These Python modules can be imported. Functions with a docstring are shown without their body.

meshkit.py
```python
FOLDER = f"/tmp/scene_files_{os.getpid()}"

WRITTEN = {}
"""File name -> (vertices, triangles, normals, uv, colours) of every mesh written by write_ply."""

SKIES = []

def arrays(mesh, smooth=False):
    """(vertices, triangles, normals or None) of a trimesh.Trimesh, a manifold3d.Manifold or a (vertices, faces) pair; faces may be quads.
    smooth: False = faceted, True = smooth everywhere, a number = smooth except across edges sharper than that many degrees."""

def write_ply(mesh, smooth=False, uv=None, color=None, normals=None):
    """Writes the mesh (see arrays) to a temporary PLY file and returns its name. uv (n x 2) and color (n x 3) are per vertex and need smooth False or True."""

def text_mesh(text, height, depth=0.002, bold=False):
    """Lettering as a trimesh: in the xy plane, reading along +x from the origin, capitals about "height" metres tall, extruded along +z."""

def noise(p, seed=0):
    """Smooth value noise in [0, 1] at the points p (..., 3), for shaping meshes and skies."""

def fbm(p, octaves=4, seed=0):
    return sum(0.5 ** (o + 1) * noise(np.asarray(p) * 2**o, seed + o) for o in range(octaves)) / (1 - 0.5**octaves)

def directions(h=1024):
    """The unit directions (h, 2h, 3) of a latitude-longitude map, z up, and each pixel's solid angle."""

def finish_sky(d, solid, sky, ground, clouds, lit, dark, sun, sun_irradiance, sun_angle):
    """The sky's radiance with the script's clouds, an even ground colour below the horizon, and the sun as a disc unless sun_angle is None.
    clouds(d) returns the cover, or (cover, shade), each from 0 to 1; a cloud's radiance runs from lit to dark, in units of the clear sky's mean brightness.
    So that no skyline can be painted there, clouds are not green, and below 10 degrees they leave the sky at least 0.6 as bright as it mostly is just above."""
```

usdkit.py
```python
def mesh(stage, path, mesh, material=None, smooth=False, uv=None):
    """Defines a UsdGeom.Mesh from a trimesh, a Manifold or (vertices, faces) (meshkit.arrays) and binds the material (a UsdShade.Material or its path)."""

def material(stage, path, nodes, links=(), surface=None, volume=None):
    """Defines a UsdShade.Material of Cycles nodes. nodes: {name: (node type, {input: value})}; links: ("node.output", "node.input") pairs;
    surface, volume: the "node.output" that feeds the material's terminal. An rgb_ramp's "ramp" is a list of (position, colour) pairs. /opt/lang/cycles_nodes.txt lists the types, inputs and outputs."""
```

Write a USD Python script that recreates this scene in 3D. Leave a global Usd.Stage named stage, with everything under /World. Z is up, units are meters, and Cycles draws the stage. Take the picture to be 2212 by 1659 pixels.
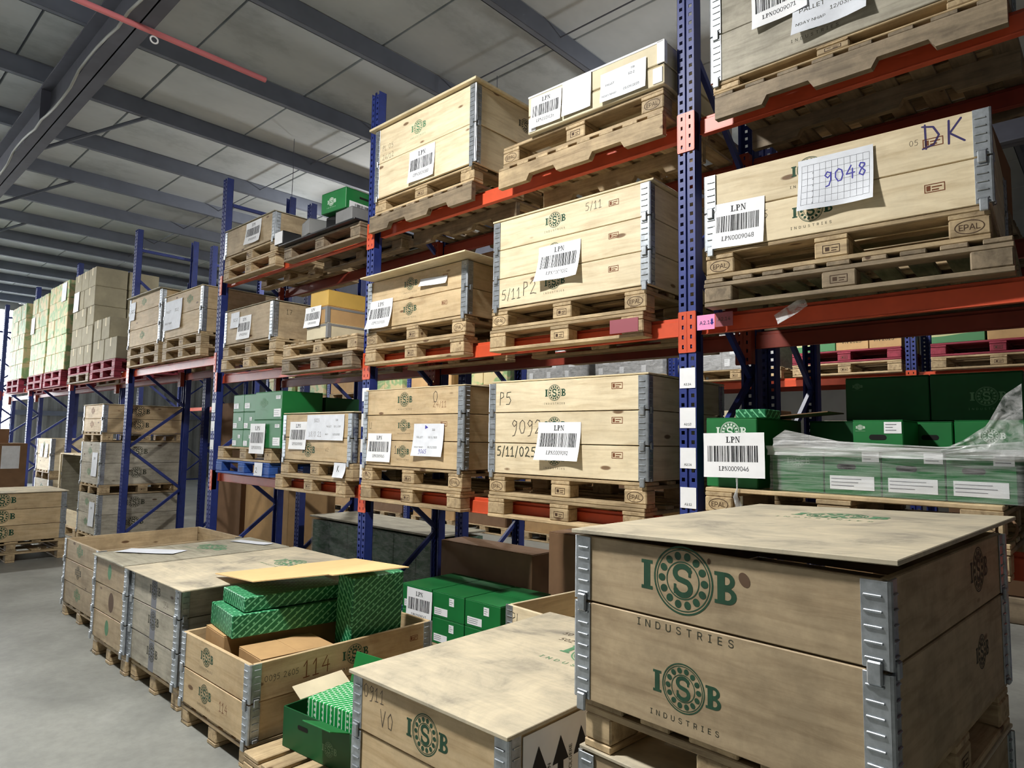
import math, random, sys
import numpy as np, trimesh, shapely
from shapely import affinity
from shapely.geometry import LineString, Point, Polygon, box as sbox
from shapely.ops import unary_union
from scipy.spatial import ConvexHull
sys.path.insert(0, '/opt/lang')
import meshkit, usdkit
from pxr import Usd, UsdGeom, UsdLux, UsdShade, Gf, Sdf

random.seed(7)
RNG = np.random.default_rng(7)
stage = Usd.Stage.CreateInMemory()
UsdGeom.SetStageUpAxis(stage, UsdGeom.Tokens.z)
UsdGeom.SetStageMetersPerUnit(stage, 1.0)
W = '/World'
stage.SetDefaultPrim(UsdGeom.Xform.Define(stage, W).GetPrim())

# ------------------------------------------------------------------ camera, sky, lamps' strength, exposure
EXPOSURE = 0.0
SKY = 3.5
LAMP = 1.0
YAW, PITCH, ROLL = 0.74616372, 0.08202838, 0.01535127
CAM = np.array([1.72318587, -3.26046446, 1.68])
fw = np.array([-math.sin(YAW) * math.cos(PITCH), math.cos(YAW) * math.cos(PITCH), math.sin(PITCH)])
r0 = np.array([math.cos(YAW), math.sin(YAW), 0.0]); u0 = np.cross(r0, fw)
ri = r0 * math.cos(ROLL) + u0 * math.sin(ROLL); up = -r0 * math.sin(ROLL) + u0 * math.cos(ROLL)
cam = UsdGeom.Camera.Define(stage, W + '/camera')
cam.AddTransformOp().Set(Gf.Matrix4d(*ri, 0, *up, 0, *(-fw), 0, *CAM, 1))
cam.CreateHorizontalApertureAttr(36.0)
cam.CreateFocalLengthAttr(36.0 * 1432.29 / 2212)
cam.CreateExposureAttr(EXPOSURE)
cam.CreateClippingRangeAttr((0.05, 200.0))
dome = UsdLux.DomeLight.Define(stage, W + '/sky')
dome.CreateIntensityAttr(SKY)
dome.CreateColorAttr(Gf.Vec3f(0.93, 0.97, 1.0))

# ------------------------------------------------------------------ materials
LK = W + '/Looks'
UsdGeom.Scope.Define(stage, LK)
M = {}


def lin(c):
    return tuple(((x / 255.0) / 12.92 if x / 255.0 < 0.04045 else ((x / 255.0 + 0.055) / 1.055) ** 2.4) for x in c)


def mat(name, nodes, links=(), surface='p.BSDF', volume=None):
    M[name] = usdkit.material(stage, f'{LK}/{name}', nodes, links, surface=surface, volume=volume)
    return M[name]


def plain(name, rgb, rough=0.6, metallic=0.0, spec=0.4, noise=0.0, nscale=6.0, **kw):
    c = lin(rgb)
    n = {'p': ('principled_bsdf', {'base_color': c, 'roughness': rough, 'metallic': metallic, 'specular_ior_level': spec, **kw})}
    l = []
    if noise:
        n['tc'] = ('texture_coordinate', {})
        n['n'] = ('noise_texture', {'scale': nscale, 'detail': 5.0, 'roughness': 0.65})
        n['r'] = ('rgb_ramp', {'ramp': [(0.3, tuple(x * (1 - noise) for x in c)), (0.7, tuple(min(1, x * (1 + noise * 0.7)) for x in c))]})
        l = [('tc.object', 'n.vector'), ('n.fac', 'r.fac'), ('r.color', 'p.base_color')]
    return mat(name, n, l)


def wood(name, dark, light, axis='x', knots=True, dirt=0.25, rough=0.62, var=0.16):
    """Softwood: streaks along the axis, knots, grime in blotches, and a tone of its own for every piece."""
    s = {'x': (0.9, 9, 9), 'y': (9, 0.9, 9), 'z': (9, 9, 0.9)}[axis]
    k = {'x': (2.6, 7.5, 7.5), 'y': (7.5, 2.6, 7.5), 'z': (7.5, 7.5, 2.6)}[axis]
    d, g = lin(dark), lin(light)
    n = {'tc': ('texture_coordinate', {}), 'oi': ('object_info', {}),
         'off': ('vector_math', {'math_type': 'add'}), 'sc': ('math', {'math_type': 'multiply', 'value2': 37.0}),
         'cx': ('combine_xyz', {}),
         'mp': ('mapping', {'scale': s}),
         'n1': ('noise_texture', {'scale': 3.2, 'detail': 6.0, 'roughness': 0.62, 'distortion': 0.6}),
         'r1': ('rgb_ramp', {'ramp': [(0.28, d), (0.52, tuple(0.35 * a + 0.65 * b for a, b in zip(d, g))), (0.74, g)]}),
         'n2': ('noise_texture', {'scale': 4.5, 'detail': 6.0, 'roughness': 0.7}),
         'r2': ('rgb_ramp', {'ramp': [(0.36, (1 - dirt,) * 3), (0.62, (1.0,) * 3)]}),
         'm2': ('mix', {'mix_type': 'multiply', 'fac': 1.0}),
         'hv': ('map_range', {'from_min': 0.0, 'from_max': 1.0, 'to_min': 1 - var, 'to_max': 1 + var * 0.55}),
         'hs': ('hsv', {'saturation': 1.0, 'hue': 0.5}),
         'p': ('principled_bsdf', {'roughness': rough, 'specular_ior_level': 0.3}),
         'b': ('bump', {'strength': 0.12, 'distance': 0.004})}
    l = [('oi.random', 'sc.value1'), ('sc.value', 'cx.x'), ('sc.value', 'cx.y'), ('sc.value', 'cx.z'), ('tc.object', 'off.vector1'), ('cx.vector', 'off.vector2'),
         ('off.vector', 'mp.vector'), ('mp.vector', 'n1.vector'), ('n1.fac', 'r1.fac'), ('off.vector', 'n2.vector'), ('n2.fac', 'r2.fac'),
         ('r1.color', 'm2.color1'), ('r2.color', 'm2.color2'), ('oi.random', 'hv.value'), ('hv.result', 'hs.value'),
         ('n1.fac', 'b.height'), ('b.normal', 'p.normal'), ('hs.color', 'p.base_color')]
    if knots:
        n['mk'] = ('mapping', {'scale': k})
        n['v'] = ('voronoi_texture', {'scale': 1.0, 'randomness': 1.0})
        n['rk'] = ('rgb_ramp', {'ramp': [(0.0, lin((92, 60, 34))), (0.075, lin((120, 82, 48))), (0.11, (1, 1, 1)), (1.0, (1, 1, 1))]})
        n['m3'] = ('mix', {'mix_type': 'multiply', 'fac': 0.85})
        l += [('off.vector', 'mk.vector'), ('mk.vector', 'v.vector'), ('v.distance', 'rk.fac'), ('m2.color', 'm3.color1'), ('rk.color', 'm3.color2'), ('m3.color', 'hs.color')]
    else:
        l += [('m2.color', 'hs.color')]
    return mat(name, n, l)


for ax in 'xy':
    wood('pale_wood_' + ax, (208, 188, 152), (242, 227, 194), ax, dirt=0.12, var=0.08)
    wood('tan_wood_' + ax, (188, 160, 120), (220, 196, 156), ax, dirt=0.22, var=0.08)
    wood('brown_wood_' + ax, (162, 141, 111), (198, 177, 144), ax, dirt=0.3, var=0.08)
    wood('grey_wood_' + ax, (150, 144, 128), (198, 191, 174), ax, dirt=0.3, var=0.08)
    wood('pallet_wood_' + ax, (152, 128, 96), (218, 193, 152), ax, dirt=0.35, var=0.22)
    wood('old_pallet_wood_' + ax, (112, 98, 80), (166, 148, 122), ax, dirt=0.4, var=0.2)
    wood('red_pallet_paint_' + ax, (128, 44, 58), (168, 66, 84), ax, knots=False, dirt=0.3, var=0.15)
    wood('blue_pallet_paint_' + ax, (40, 76, 150), (66, 108, 190), ax, knots=False, dirt=0.3, var=0.15)
mat('plywood_lid', {'tc': ('texture_coordinate', {}), 'oi': ('object_info', {}), 'sc': ('math', {'math_type': 'multiply', 'value2': 31.0}), 'cx': ('combine_xyz', {}), 'ad': ('vector_math', {'math_type': 'add'}),
    'n1': ('noise_texture', {'scale': 3.4, 'detail': 8.0, 'roughness': 0.68, 'distortion': 0.5}), 'r1': ('rgb_ramp', {'ramp': [(0.3, lin((140, 134, 122))), (0.46, lin((188, 178, 156))), (0.6, lin((206, 194, 168))), (0.75, lin((214, 203, 177)))]}),
    'mp': ('mapping', {'scale': (1, 12, 1)}), 'n2': ('noise_texture', {'scale': 4.0, 'detail': 4.0}), 'r2': ('rgb_ramp', {'ramp': [(0.3, (0.88,) * 3), (0.65, (1.0,) * 3)]}), 'm': ('mix', {'mix_type': 'multiply', 'fac': 1.0}),
    'p': ('principled_bsdf', {'roughness': 0.7, 'specular_ior_level': 0.25})},
    [('oi.random', 'sc.value1'), ('sc.value', 'cx.x'), ('sc.value', 'cx.y'), ('tc.object', 'ad.vector1'), ('cx.vector', 'ad.vector2'), ('ad.vector', 'n1.vector'), ('n1.fac', 'r1.fac'), ('ad.vector', 'mp.vector'), ('mp.vector', 'n2.vector'),
     ('n2.fac', 'r2.fac'), ('r1.color', 'm.color1'), ('r2.color', 'm.color2'), ('m.color', 'p.base_color')])
wood('pale_lid', (206, 188, 150), (228, 214, 180), 'x', knots=False, dirt=0.2, var=0.05)
wood('grey_lid', (150, 144, 126), (190, 184, 164), 'x', knots=False, dirt=0.3, var=0.05)
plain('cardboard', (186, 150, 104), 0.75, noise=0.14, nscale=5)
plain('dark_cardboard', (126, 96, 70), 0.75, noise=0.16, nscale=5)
plain('cardboard_sheet', (220, 184, 130), 0.75, noise=0.07, nscale=4)
plain('cream_carton', (214, 202, 172), 0.7, noise=0.1)
plain('yellow_carton', (206, 168, 84), 0.7, noise=0.08)
plain('grey_carton', (128, 128, 128), 0.7, noise=0.12)
plain('dull_carton', (150, 142, 118), 0.75, noise=0.2, nscale=4)
plain('green_carton', (22, 112, 54), 0.5, noise=0.16, nscale=5, spec=0.5)
plain('deep_green_carton', (16, 84, 44), 0.5, noise=0.2, nscale=5)
plain('rack_blue', (36, 52, 122), 0.5, noise=0.22, nscale=14, spec=0.5)
plain('dark_rack_blue', (30, 48, 104), 0.5, noise=0.2, nscale=14)
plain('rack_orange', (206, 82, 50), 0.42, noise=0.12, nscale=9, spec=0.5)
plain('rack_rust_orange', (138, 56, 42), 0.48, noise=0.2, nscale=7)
plain('galvanised_steel', (176, 182, 188), 0.38, metallic=0.75, noise=0.3, nscale=26)
plain('purlin_steel', (118, 124, 138), 0.8, noise=0.15, nscale=2)
plain('rafter_steel', (104, 106, 118), 0.85, noise=0.2, nscale=1.5)
plain('paper', (240, 241, 244), 0.55, noise=0.05, nscale=8)
plain('slip_paper', (222, 226, 234), 0.55, noise=0.1, nscale=9)
plain('pink_sticker', (240, 150, 200), 0.5)
plain('rose_sticker', (150, 82, 92), 0.5)
plain('black_ink', (26, 26, 32), 0.6)
plain('grey_ink', (120, 122, 130), 0.6)
plain('green_ink', (34, 72, 50), 0.7, noise=0.3, nscale=30)
plain('faded_green_ink', (92, 140, 104), 0.7, noise=0.3, nscale=30)
plain('dark_ink', (58, 58, 44), 0.7)
plain('brown_ink', (112, 62, 32), 0.7)
plain('stamp_ink', (66, 44, 24), 0.7)
plain('blue_ink', (62, 60, 160), 0.6)
plain('purple_ink', (52, 42, 96), 0.6)
plain('pencil_ink', (84, 74, 62), 0.7)
plain('white_ink', (214, 226, 214), 0.6)
plain('faded_white_ink', (112, 150, 118), 0.6)
plain('red_pipe_paint', (222, 130, 136), 0.35)
plain('cable_grey', (170, 174, 170), 0.6)
plain('dark_plastic', (30, 31, 34), 0.35, noise=0.3, nscale=9)
plain('lamp_housing', (150, 152, 156), 0.4, metallic=0.6)
plain('black_void', (14, 13, 12), 0.8)
plain('wall_sheet', (150, 150, 146), 0.6, noise=0.2, nscale=1.2)
plain('inner_wall', (118, 116, 110), 0.7, noise=0.2, nscale=0.8)
plain('soot_stain', (96, 74, 56), 0.8)
mat('concrete', {'tc': ('texture_coordinate', {}), 'n1': ('noise_texture', {'scale': 0.9, 'detail': 8.0, 'roughness': 0.66}), 'n2': ('noise_texture', {'scale': 14.0, 'detail': 6.0, 'roughness': 0.7}),
    'r1': ('rgb_ramp', {'ramp': [(0.3, lin((116, 117, 113))), (0.55, lin((143, 144, 138))), (0.75, lin((158, 158, 152)))]}), 'r2': ('rgb_ramp', {'ramp': [(0.3, (0.84,) * 3), (0.6, (1.0,) * 3)]}),
    'm': ('mix', {'mix_type': 'multiply', 'fac': 1.0}), 'rr': ('map_range', {'to_min': 0.35, 'to_max': 0.65}), 'p': ('principled_bsdf', {'specular_ior_level': 0.4})},
    [('tc.object', 'n1.vector'), ('tc.object', 'n2.vector'), ('n1.fac', 'r1.fac'), ('n2.fac', 'r2.fac'), ('r1.color', 'm.color1'), ('r2.color', 'm.color2'), ('m.color', 'p.base_color'), ('n1.fac', 'rr.value'), ('rr.result', 'p.roughness')])
mat('roof_panel', {'tc': ('texture_coordinate', {}), 'oi': ('object_info', {}), 'mp': ('mapping', {'scale': (1.0, 0.6, 1.0)}), 'n1': ('noise_texture', {'scale': 1.1, 'detail': 7.0, 'roughness': 0.68}),
    'r1': ('rgb_ramp', {'ramp': [(0.3, lin((172, 180, 184))), (0.46, lin((202, 209, 213))), (0.7, lin((216, 222, 226)))]}), 'hv': ('map_range', {'to_min': 0.93, 'to_max': 1.03}), 'hs': ('hsv', {}),
    'p': ('principled_bsdf', {'roughness': 0.7, 'specular_ior_level': 0.25})},
    [('tc.object', 'mp.vector'), ('mp.vector', 'n1.vector'), ('n1.fac', 'r1.fac'), ('r1.color', 'hs.color'), ('oi.random', 'hv.value'), ('hv.result', 'hs.value'), ('hs.color', 'p.base_color')])


def patterned_green(name, base, line, ang):
    """Printed wrapping pattern: green with pale slanting lines and dots."""
    mat(name, {'tc': ('texture_coordinate', {}), 'mp': ('mapping', {'rotation': ang, 'scale': (1, 1, 1)}), 'w': ('wave_texture', {'bands_direction': 'x', 'scale': 13.0, 'profile': 'sine'}),
        'rw': ('rgb_ramp', {'ramp': [(0.0, (0, 0, 0)), (0.86, (0, 0, 0)), (0.93, (1, 1, 1))]}), 'v': ('voronoi_texture', {'scale': 38.0, 'randomness': 0.0}),
        'rv': ('rgb_ramp', {'ramp': [(0.0, (0.8, 0.8, 0.8)), (0.26, (0.7, 0.7, 0.7)), (0.33, (0, 0, 0))]}), 'mx': ('mix', {'mix_type': 'lighten', 'fac': 1.0}),
        'c': ('mix', {'color1': lin(base), 'color2': lin(line)}), 'bw': ('rgb_to_bw', {}), 'p': ('principled_bsdf', {'roughness': 0.45})},
        [('tc.object', 'mp.vector'), ('mp.vector', 'w.vector'), ('mp.vector', 'v.vector'), ('w.fac', 'rw.fac'), ('v.distance', 'rv.fac'), ('rw.color', 'mx.color1'), ('rv.color', 'mx.color2'),
         ('mx.color', 'bw.color'), ('bw.val', 'c.fac'), ('c.color', 'p.base_color')])


patterned_green('pattern_carton', (14, 104, 62), (120, 200, 150), (0.5, 0.4, 0.75))
patterned_green('bright_pattern_carton', (20, 150, 70), (226, 244, 226), (0.0, 0.0, 0.45))
mat('tan_green_print', {'tc': ('texture_coordinate', {}), 'n': ('noise_texture', {'scale': 4.2, 'detail': 2.0, 'distortion': 1.2}), 'oi': ('object_info', {}), 'sc': ('math', {'math_type': 'multiply', 'value2': 23.0}),
    'cx': ('combine_xyz', {}), 'ad': ('vector_math', {'math_type': 'add'}), 'r': ('rgb_ramp', {'ramp': [(0.46, lin((204, 186, 138))), (0.53, lin((166, 180, 126))), (0.6, lin((134, 164, 110)))]}),
    'p': ('principled_bsdf', {'roughness': 0.6})},
    [('oi.random', 'sc.value1'), ('sc.value', 'cx.x'), ('sc.value', 'cx.y'), ('tc.object', 'ad.vector1'), ('cx.vector', 'ad.vector2'), ('ad.vector', 'n.vector'), ('n.fac', 'r.fac'), ('r.color', 'p.base_color')])
mat('green_tan_wave', {'tc': ('texture_coordinate', {}), 'w': ('wave_texture', {'bands_direction': 'z', 'scale': 1.3, 'distortion': 3.0, 'detail': 0.0, 'detail_scale': 1.0}),
    'r': ('rgb_ramp', {'ramp': [(0.5, lin((72, 128, 84))), (0.56, lin((188, 190, 140)))]}), 'p': ('principled_bsdf', {'roughness': 0.6})},
    [('tc.object', 'w.vector'), ('w.fac', 'r.fac'), ('r.color', 'p.base_color')])


def film(name, mixlow, mixhigh, scale, rough):
    mat(name, {'tc': ('texture_coordinate', {}), 'mp': ('mapping', {'scale': scale}), 'n': ('noise_texture', {'scale': 9.0, 'detail': 5.0, 'roughness': 0.6, 'distortion': 0.8}),
        'mr': ('map_range', {'from_min': 0.35, 'from_max': 0.75, 'to_min': mixlow, 'to_max': mixhigh, 'clamp': True}), 't': ('transparent_bsdf', {'color': (0.96, 0.97, 0.97)}),
        'g': ('principled_bsdf', {'base_color': (0.8, 0.81, 0.82), 'roughness': rough, 'specular_ior_level': 0.8, 'coat_weight': 0.6, 'coat_roughness': 0.1}),
        'b': ('bump', {'strength': 0.45, 'distance': 0.01}), 'mx': ('mix_closure', {})},
        [('tc.object', 'mp.vector'), ('mp.vector', 'n.vector'), ('n.fac', 'mr.value'), ('mr.result', 'mx.fac'), ('t.BSDF', 'mx.closure1'), ('g.BSDF', 'mx.closure2'), ('n.fac', 'b.height'), ('b.normal', 'g.normal')], surface='mx.closure')


film('stretch_film', 0.03, 0.4, (0.5, 0.5, 9.0), 0.25)
film('bunched_film', 0.3, 0.9, (0.7, 0.7, 14.0), 0.25)
film('crinkled_film', 0.1, 0.75, (3.0, 3.0, 3.0), 0.2)
film('grey_film', 0.2, 0.6, (1.0, 1.0, 3.0), 0.3)
film('black_film', 0.1, 0.35, (1.0, 1.0, 3.0), 0.3)

# ------------------------------------------------------------------ mesh helpers
_s = np.array([[sx, sy, sz] for sx in (-1, 1) for sy in (-1, 1) for sz in (-1, 1)], float)
_k = np.repeat(np.arange(8), 3); _ax = np.tile(np.arange(3), 8)
_tv = _s[_k].copy(); _in = np.ones((24, 3)); _in[np.arange(24), _ax] = 0
_pts = _tv * (1 - 0.2 * _in)
_h = ConvexHull(_pts); CF = _h.simplices.copy()
for i, t in enumerate(CF):
    n = np.cross(_pts[t[1]] - _pts[t[0]], _pts[t[2]] - _pts[t[0]])
    if n @ _pts[t].mean(0) < 0:
        CF[i] = t[[0, 2, 1]]
_bh = ConvexHull(_s); BF = _bh.simplices.copy()
for i, t in enumerate(BF):
    n = np.cross(_s[t[1]] - _s[t[0]], _s[t[2]] - _s[t[0]])
    if n @ _s[t].mean(0) < 0:
        BF[i] = t[[0, 2, 1]]


def bx(x0, x1, y0, y1, z0, z1, b=0.002):
    c = np.array([(x0 + x1) / 2, (y0 + y1) / 2, (z0 + z1) / 2]); h = np.array([x1 - x0, y1 - y0, z1 - z0]) / 2
    if b <= 0:
        return c + _s * h, BF
    b = min(b, h.min() * 0.6)
    return c + _tv * (h - b * _in), CF


def join(*ms):
    vs, fs, n = [], [], 0
    for v, f in ms:
        vs.append(np.asarray(v, float)); fs.append(np.asarray(f, int) + n); n += len(v)
    return np.vstack(vs), np.vstack(fs)


def tmv(t):
    return np.array(t.vertices), np.array(t.faces)


def move(m, off=(0, 0, 0), rz=0.0, rx=0.0, ry=0.0):
    v, f = m
    R = trimesh.transformations.euler_matrix(rx, ry, rz)[:3, :3]
    return v @ R.T + np.array(off), f


def tube(pts, r, n=8, cap=True):
    pts = np.asarray(pts, float); k = len(pts)
    t = np.gradient(pts, axis=0); t /= np.linalg.norm(t, axis=1, keepdims=True)
    up_ = np.array([0, 0, 1.0]) if abs(t[0][2]) < 0.9 else np.array([1.0, 0, 0])
    r = np.broadcast_to(r, (k,)); vs = []
    for i in range(k):
        a = np.cross(t[i], up_); a /= np.linalg.norm(a); b = np.cross(t[i], a)
        th = np.arange(n) / n * 2 * np.pi
        vs.append(pts[i] + r[i] * (np.cos(th)[:, None] * a + np.sin(th)[:, None] * b))
    v = np.vstack(vs); f = []
    for i in range(k - 1):
        for j in range(n):
            p, q = i * n + j, i * n + (j + 1) % n
            f += [[p, q + n, q], [p, p + n, q + n]]
    if cap:
        v = np.vstack([v, pts[0], pts[-1]])
        for j in range(n):
            f += [[k * n, j, (j + 1) % n], [k * n + 1, (k - 1) * n + (j + 1) % n, (k - 1) * n + j]]
    return v, np.array(f)


def bar(p, q, w, t):
    """A flat bar from p to q in a plane of constant x, w wide and t thick along x."""
    p, q = np.array(p, float), np.array(q, float); d = q - p; L = np.linalg.norm(d); d /= L
    n = np.cross(d, [1, 0, 0]); v, f = bx(0, L, -w / 2, w / 2, -t / 2, t / 2, 0.002)
    return p + v[:, :1] * d + v[:, 1:2] * n + v[:, 2:3] * np.array([1, 0, 0]), f


def tri(poly):
    """Triangulates a shapely polygon or multipolygon: (n x 2 points, faces)."""
    vs, fs, n = [], [], 0
    for g in getattr(poly, 'geoms', [poly]):
        if g.is_empty or g.geom_type != 'Polygon' or g.area < 1e-9:
            continue
        v, f = trimesh.creation.triangulate_polygon(g, engine='earcut')
        a = np.cross(v[f[:, 1]] - v[f[:, 0]], v[f[:, 2]] - v[f[:, 0]])
        f = np.where((a < 0)[:, None], f[:, [0, 2, 1]], f)
        vs.append(v); fs.append(f + n); n += len(v)
    return np.vstack(vs), np.vstack(fs)


def ext(poly, h):
    t = [trimesh.creation.extrude_polygon(g, h, engine='earcut') for g in getattr(poly, 'geoms', [poly])]
    return join(*[tmv(x) for x in t])


def flat(o, u, v, m2, off=0.0008):
    """A flat print m2 laid on the plane at o spanned by u and v."""
    o, u, v = (np.asarray(x, float) for x in (o, u, v)); n = np.cross(u, v)
    return o + m2[0][:, :1] * u + m2[0][:, 1:2] * v + n * off, m2[1]


def put2(m2, dx, dy, s=1.0, rot=0.0):
    v = m2[0] * s; c, q = math.cos(rot), math.sin(rot)
    return np.stack([v[:, 0] * c - v[:, 1] * q + dx, v[:, 0] * q + v[:, 1] * c + dy], 1), m2[1]


# ------------------------------------------------------------------ lettering
_gl = {}


def glyph(ch, bold=False):
    if (ch, bold) not in _gl:
        m = meshkit.text_mesh(ch, 1.0, 0.01, bold)
        v, f = np.array(m.vertices), np.array(m.faces)
        f = f[(v[f][:, :, 2] > 0.005).all(1)]; use = np.unique(f); mp = np.zeros(len(v), int); mp[use] = np.arange(len(use))
        vv = v[use][:, :2]; x0 = vv[:, 0].min(); vv = vv - [x0, 0]
        _gl[ch, bold] = (vv, mp[f], vv[:, 0].max())
    return _gl[ch, bold]


def serif(ch):
    """Slab-serif capitals one unit tall."""
    if ('serif', ch) in _gl:
        return _gl['serif', ch]
    S = lambda *a: sbox(*a)
    if ch == 'I':
        g, w = unary_union([S(.1, 0, .36, 1), S(0, 0, .46, .12), S(0, .88, .46, 1)]), .46
    elif ch == 'L':
        g, w = unary_union([S(.12, 0, .32, 1), S(0, 0, .72, .09), S(0, .92, .44, 1), S(.64, 0, .72, .3)]), .72
    elif ch == 'P':
        bowl = affinity.scale(Point(.36, .72).buffer(.28, 10), 1.15, 1).difference(affinity.scale(Point(.34, .72).buffer(.19, 10), .9, 1)).intersection(S(.3, 0, 1, 1.1))
        g, w = unary_union([S(.12, 0, .32, 1), S(0, 0, .44, .08), S(0, .92, .4, 1), bowl]), .68
    elif ch == 'N':
        g, w = unary_union([S(.1, 0, .17, 1), S(.66, 0, .73, 1), Polygon([(.05, 1), (.26, 1), (.74, 0), (.6, 0)]), S(0, 0, .28, .07), S(.55, .93, .85, 1), S(0, .93, .2, 1)]), .85
    elif ch == 'B':
        up_ = affinity.scale(Point(.42, .74).buffer(.26, 10), 1.1, 1).difference(affinity.scale(Point(.4, .74).buffer(.13, 8), 1.1, 1)).intersection(S(.35, 0, 1, 1.1))
        lo = affinity.scale(Point(.44, .27).buffer(.27, 10), 1.2, 1).difference(affinity.scale(Point(.42, .27).buffer(.14, 8), 1.15, 1)).intersection(S(.35, -.1, 1, 1.1))
        g, w = unary_union([S(.1, 0, .36, 1), S(0, 0, .45, .12), S(0, .88, .42, 1), up_, lo, S(.3, .46, .48, .55)]), .78
    elif ch == 'S':
        a = [(.58 + .3 * math.cos(t) - .2, .74 + .24 * math.sin(t)) for t in np.linspace(.45, 4.1, 14)]
        b = [(.4 + .3 * math.cos(t) - .02, .26 + .25 * math.sin(t)) for t in np.linspace(.95, -2.7, 14)]
        g = unary_union([LineString(a + b).buffer(.095, 3), S(.6, .64, .7, .97), S(.03, .03, .13, .36)])
        g, w = affinity.translate(g, -.02, 0), .72
    _gl['serif', ch] = (*tri(g.simplify(.006)), w)
    return _gl['serif', ch]


def text(s, h, bold=False, fn=None, gap=0.14, squeeze=1.0):
    """(mesh, width) of a line of print h tall."""
    ms, x = [], 0.0
    for ch in s:
        if ch == ' ':
            x += .4; continue
        if fn and ch in fn:
            v, f, w = serif(ch)
        elif ch == '.':
            v, f = tri(sbox(0, 0, .16, .16)); w = .16
        else:
            v, f, w = glyph(ch, bold)
        ms.append((v * [squeeze, 1] + [x, 0], f)); x += w * squeeze + gap
    v, f = join(*[(np.c_[a, np.zeros(len(a))], b) for a, b in ms])
    return (v[:, :2] * h, f), (x - gap) * h


STROKES = {'0': [[(.3, 1), (.08, .8), (.05, .4), (.2, .05), (.42, .08), (.55, .45), (.5, .85), (.3, 1)]], '1': [[(.0, .7), (.22, 1), (.2, 0)], [(.0, 0), (.42, .02)]], '2': [[(.05, .8), (.2, 1), (.42, .95), (.48, .7), (.05, .05), (.3, .1), (.6, .02)]],
    '3': [[(.05, .95), (.4, .98), (.2, .6), (.45, .45), (.4, .1), (.05, .02)]], '4': [[(.35, 1), (.0, .4), (.55, .42)], [(.42, .75), (.38, 0)]], '5': [[(.5, 1), (.12, .96), (.06, .6), (.35, .62), (.5, .35), (.35, .05), (.02, .05)]],
    '6': [[(.4, 1), (.1, .6), (.05, .2), (.25, 0), (.45, .2), (.35, .45), (.08, .3)]], '7': [[(.02, .95), (.5, .98), (.2, 0)], [(.1, .5), (.45, .5)]], '8': [[(.45, .9), (.2, 1), (.1, .78), (.45, .3), (.3, 0), (.05, .2), (.2, .5), (.45, .75), (.45, .9)]], '9': [[(.42, .85), (.2, 1), (.02, .75), (.2, .52), (.42, .7), (.44, .9), (.4, .3), (.25, -.1), (.05, -.15)]],
    '/': [[(0, -.1), (.3, 1.05)]], 'P': [[(.08, 0), (.12, 1), (.42, .95), (.45, .65), (.12, .5)]], 'D': [[(.12, 0), (.1, 1.05)], [(0, 1), (.4, .9), (.6, .5), (.4, .12), (.0, .02)]], 'K': [[(.1, 0), (.12, 1)], [(.55, 1), (.14, .45), (.65, 0)]],
    'U': [[(0, 1), (.04, .05), (.4, .05), (.42, .9)]], 'L': [[(.05, 1), (0, .02), (.4, .05)]], 'V': [[(0, 1), (.25, 0), (.5, 1)]], 'O': [[(.3, 1), (.05, .7), (.1, .1), (.4, .05), (.5, .6), (.3, 1)]], 'M': [[(0, 0), (.08, 1), (.3, .4), (.5, 1), (.58, 0)]], 'S': [[(.45, .9), (.2, 1), (.1, .7), (.4, .35), (.3, .02), (.0, .1)]], 'C': [[(.45, .85), (.2, 1), (.03, .5), (.2, .02), (.46, .12)]]}


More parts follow.
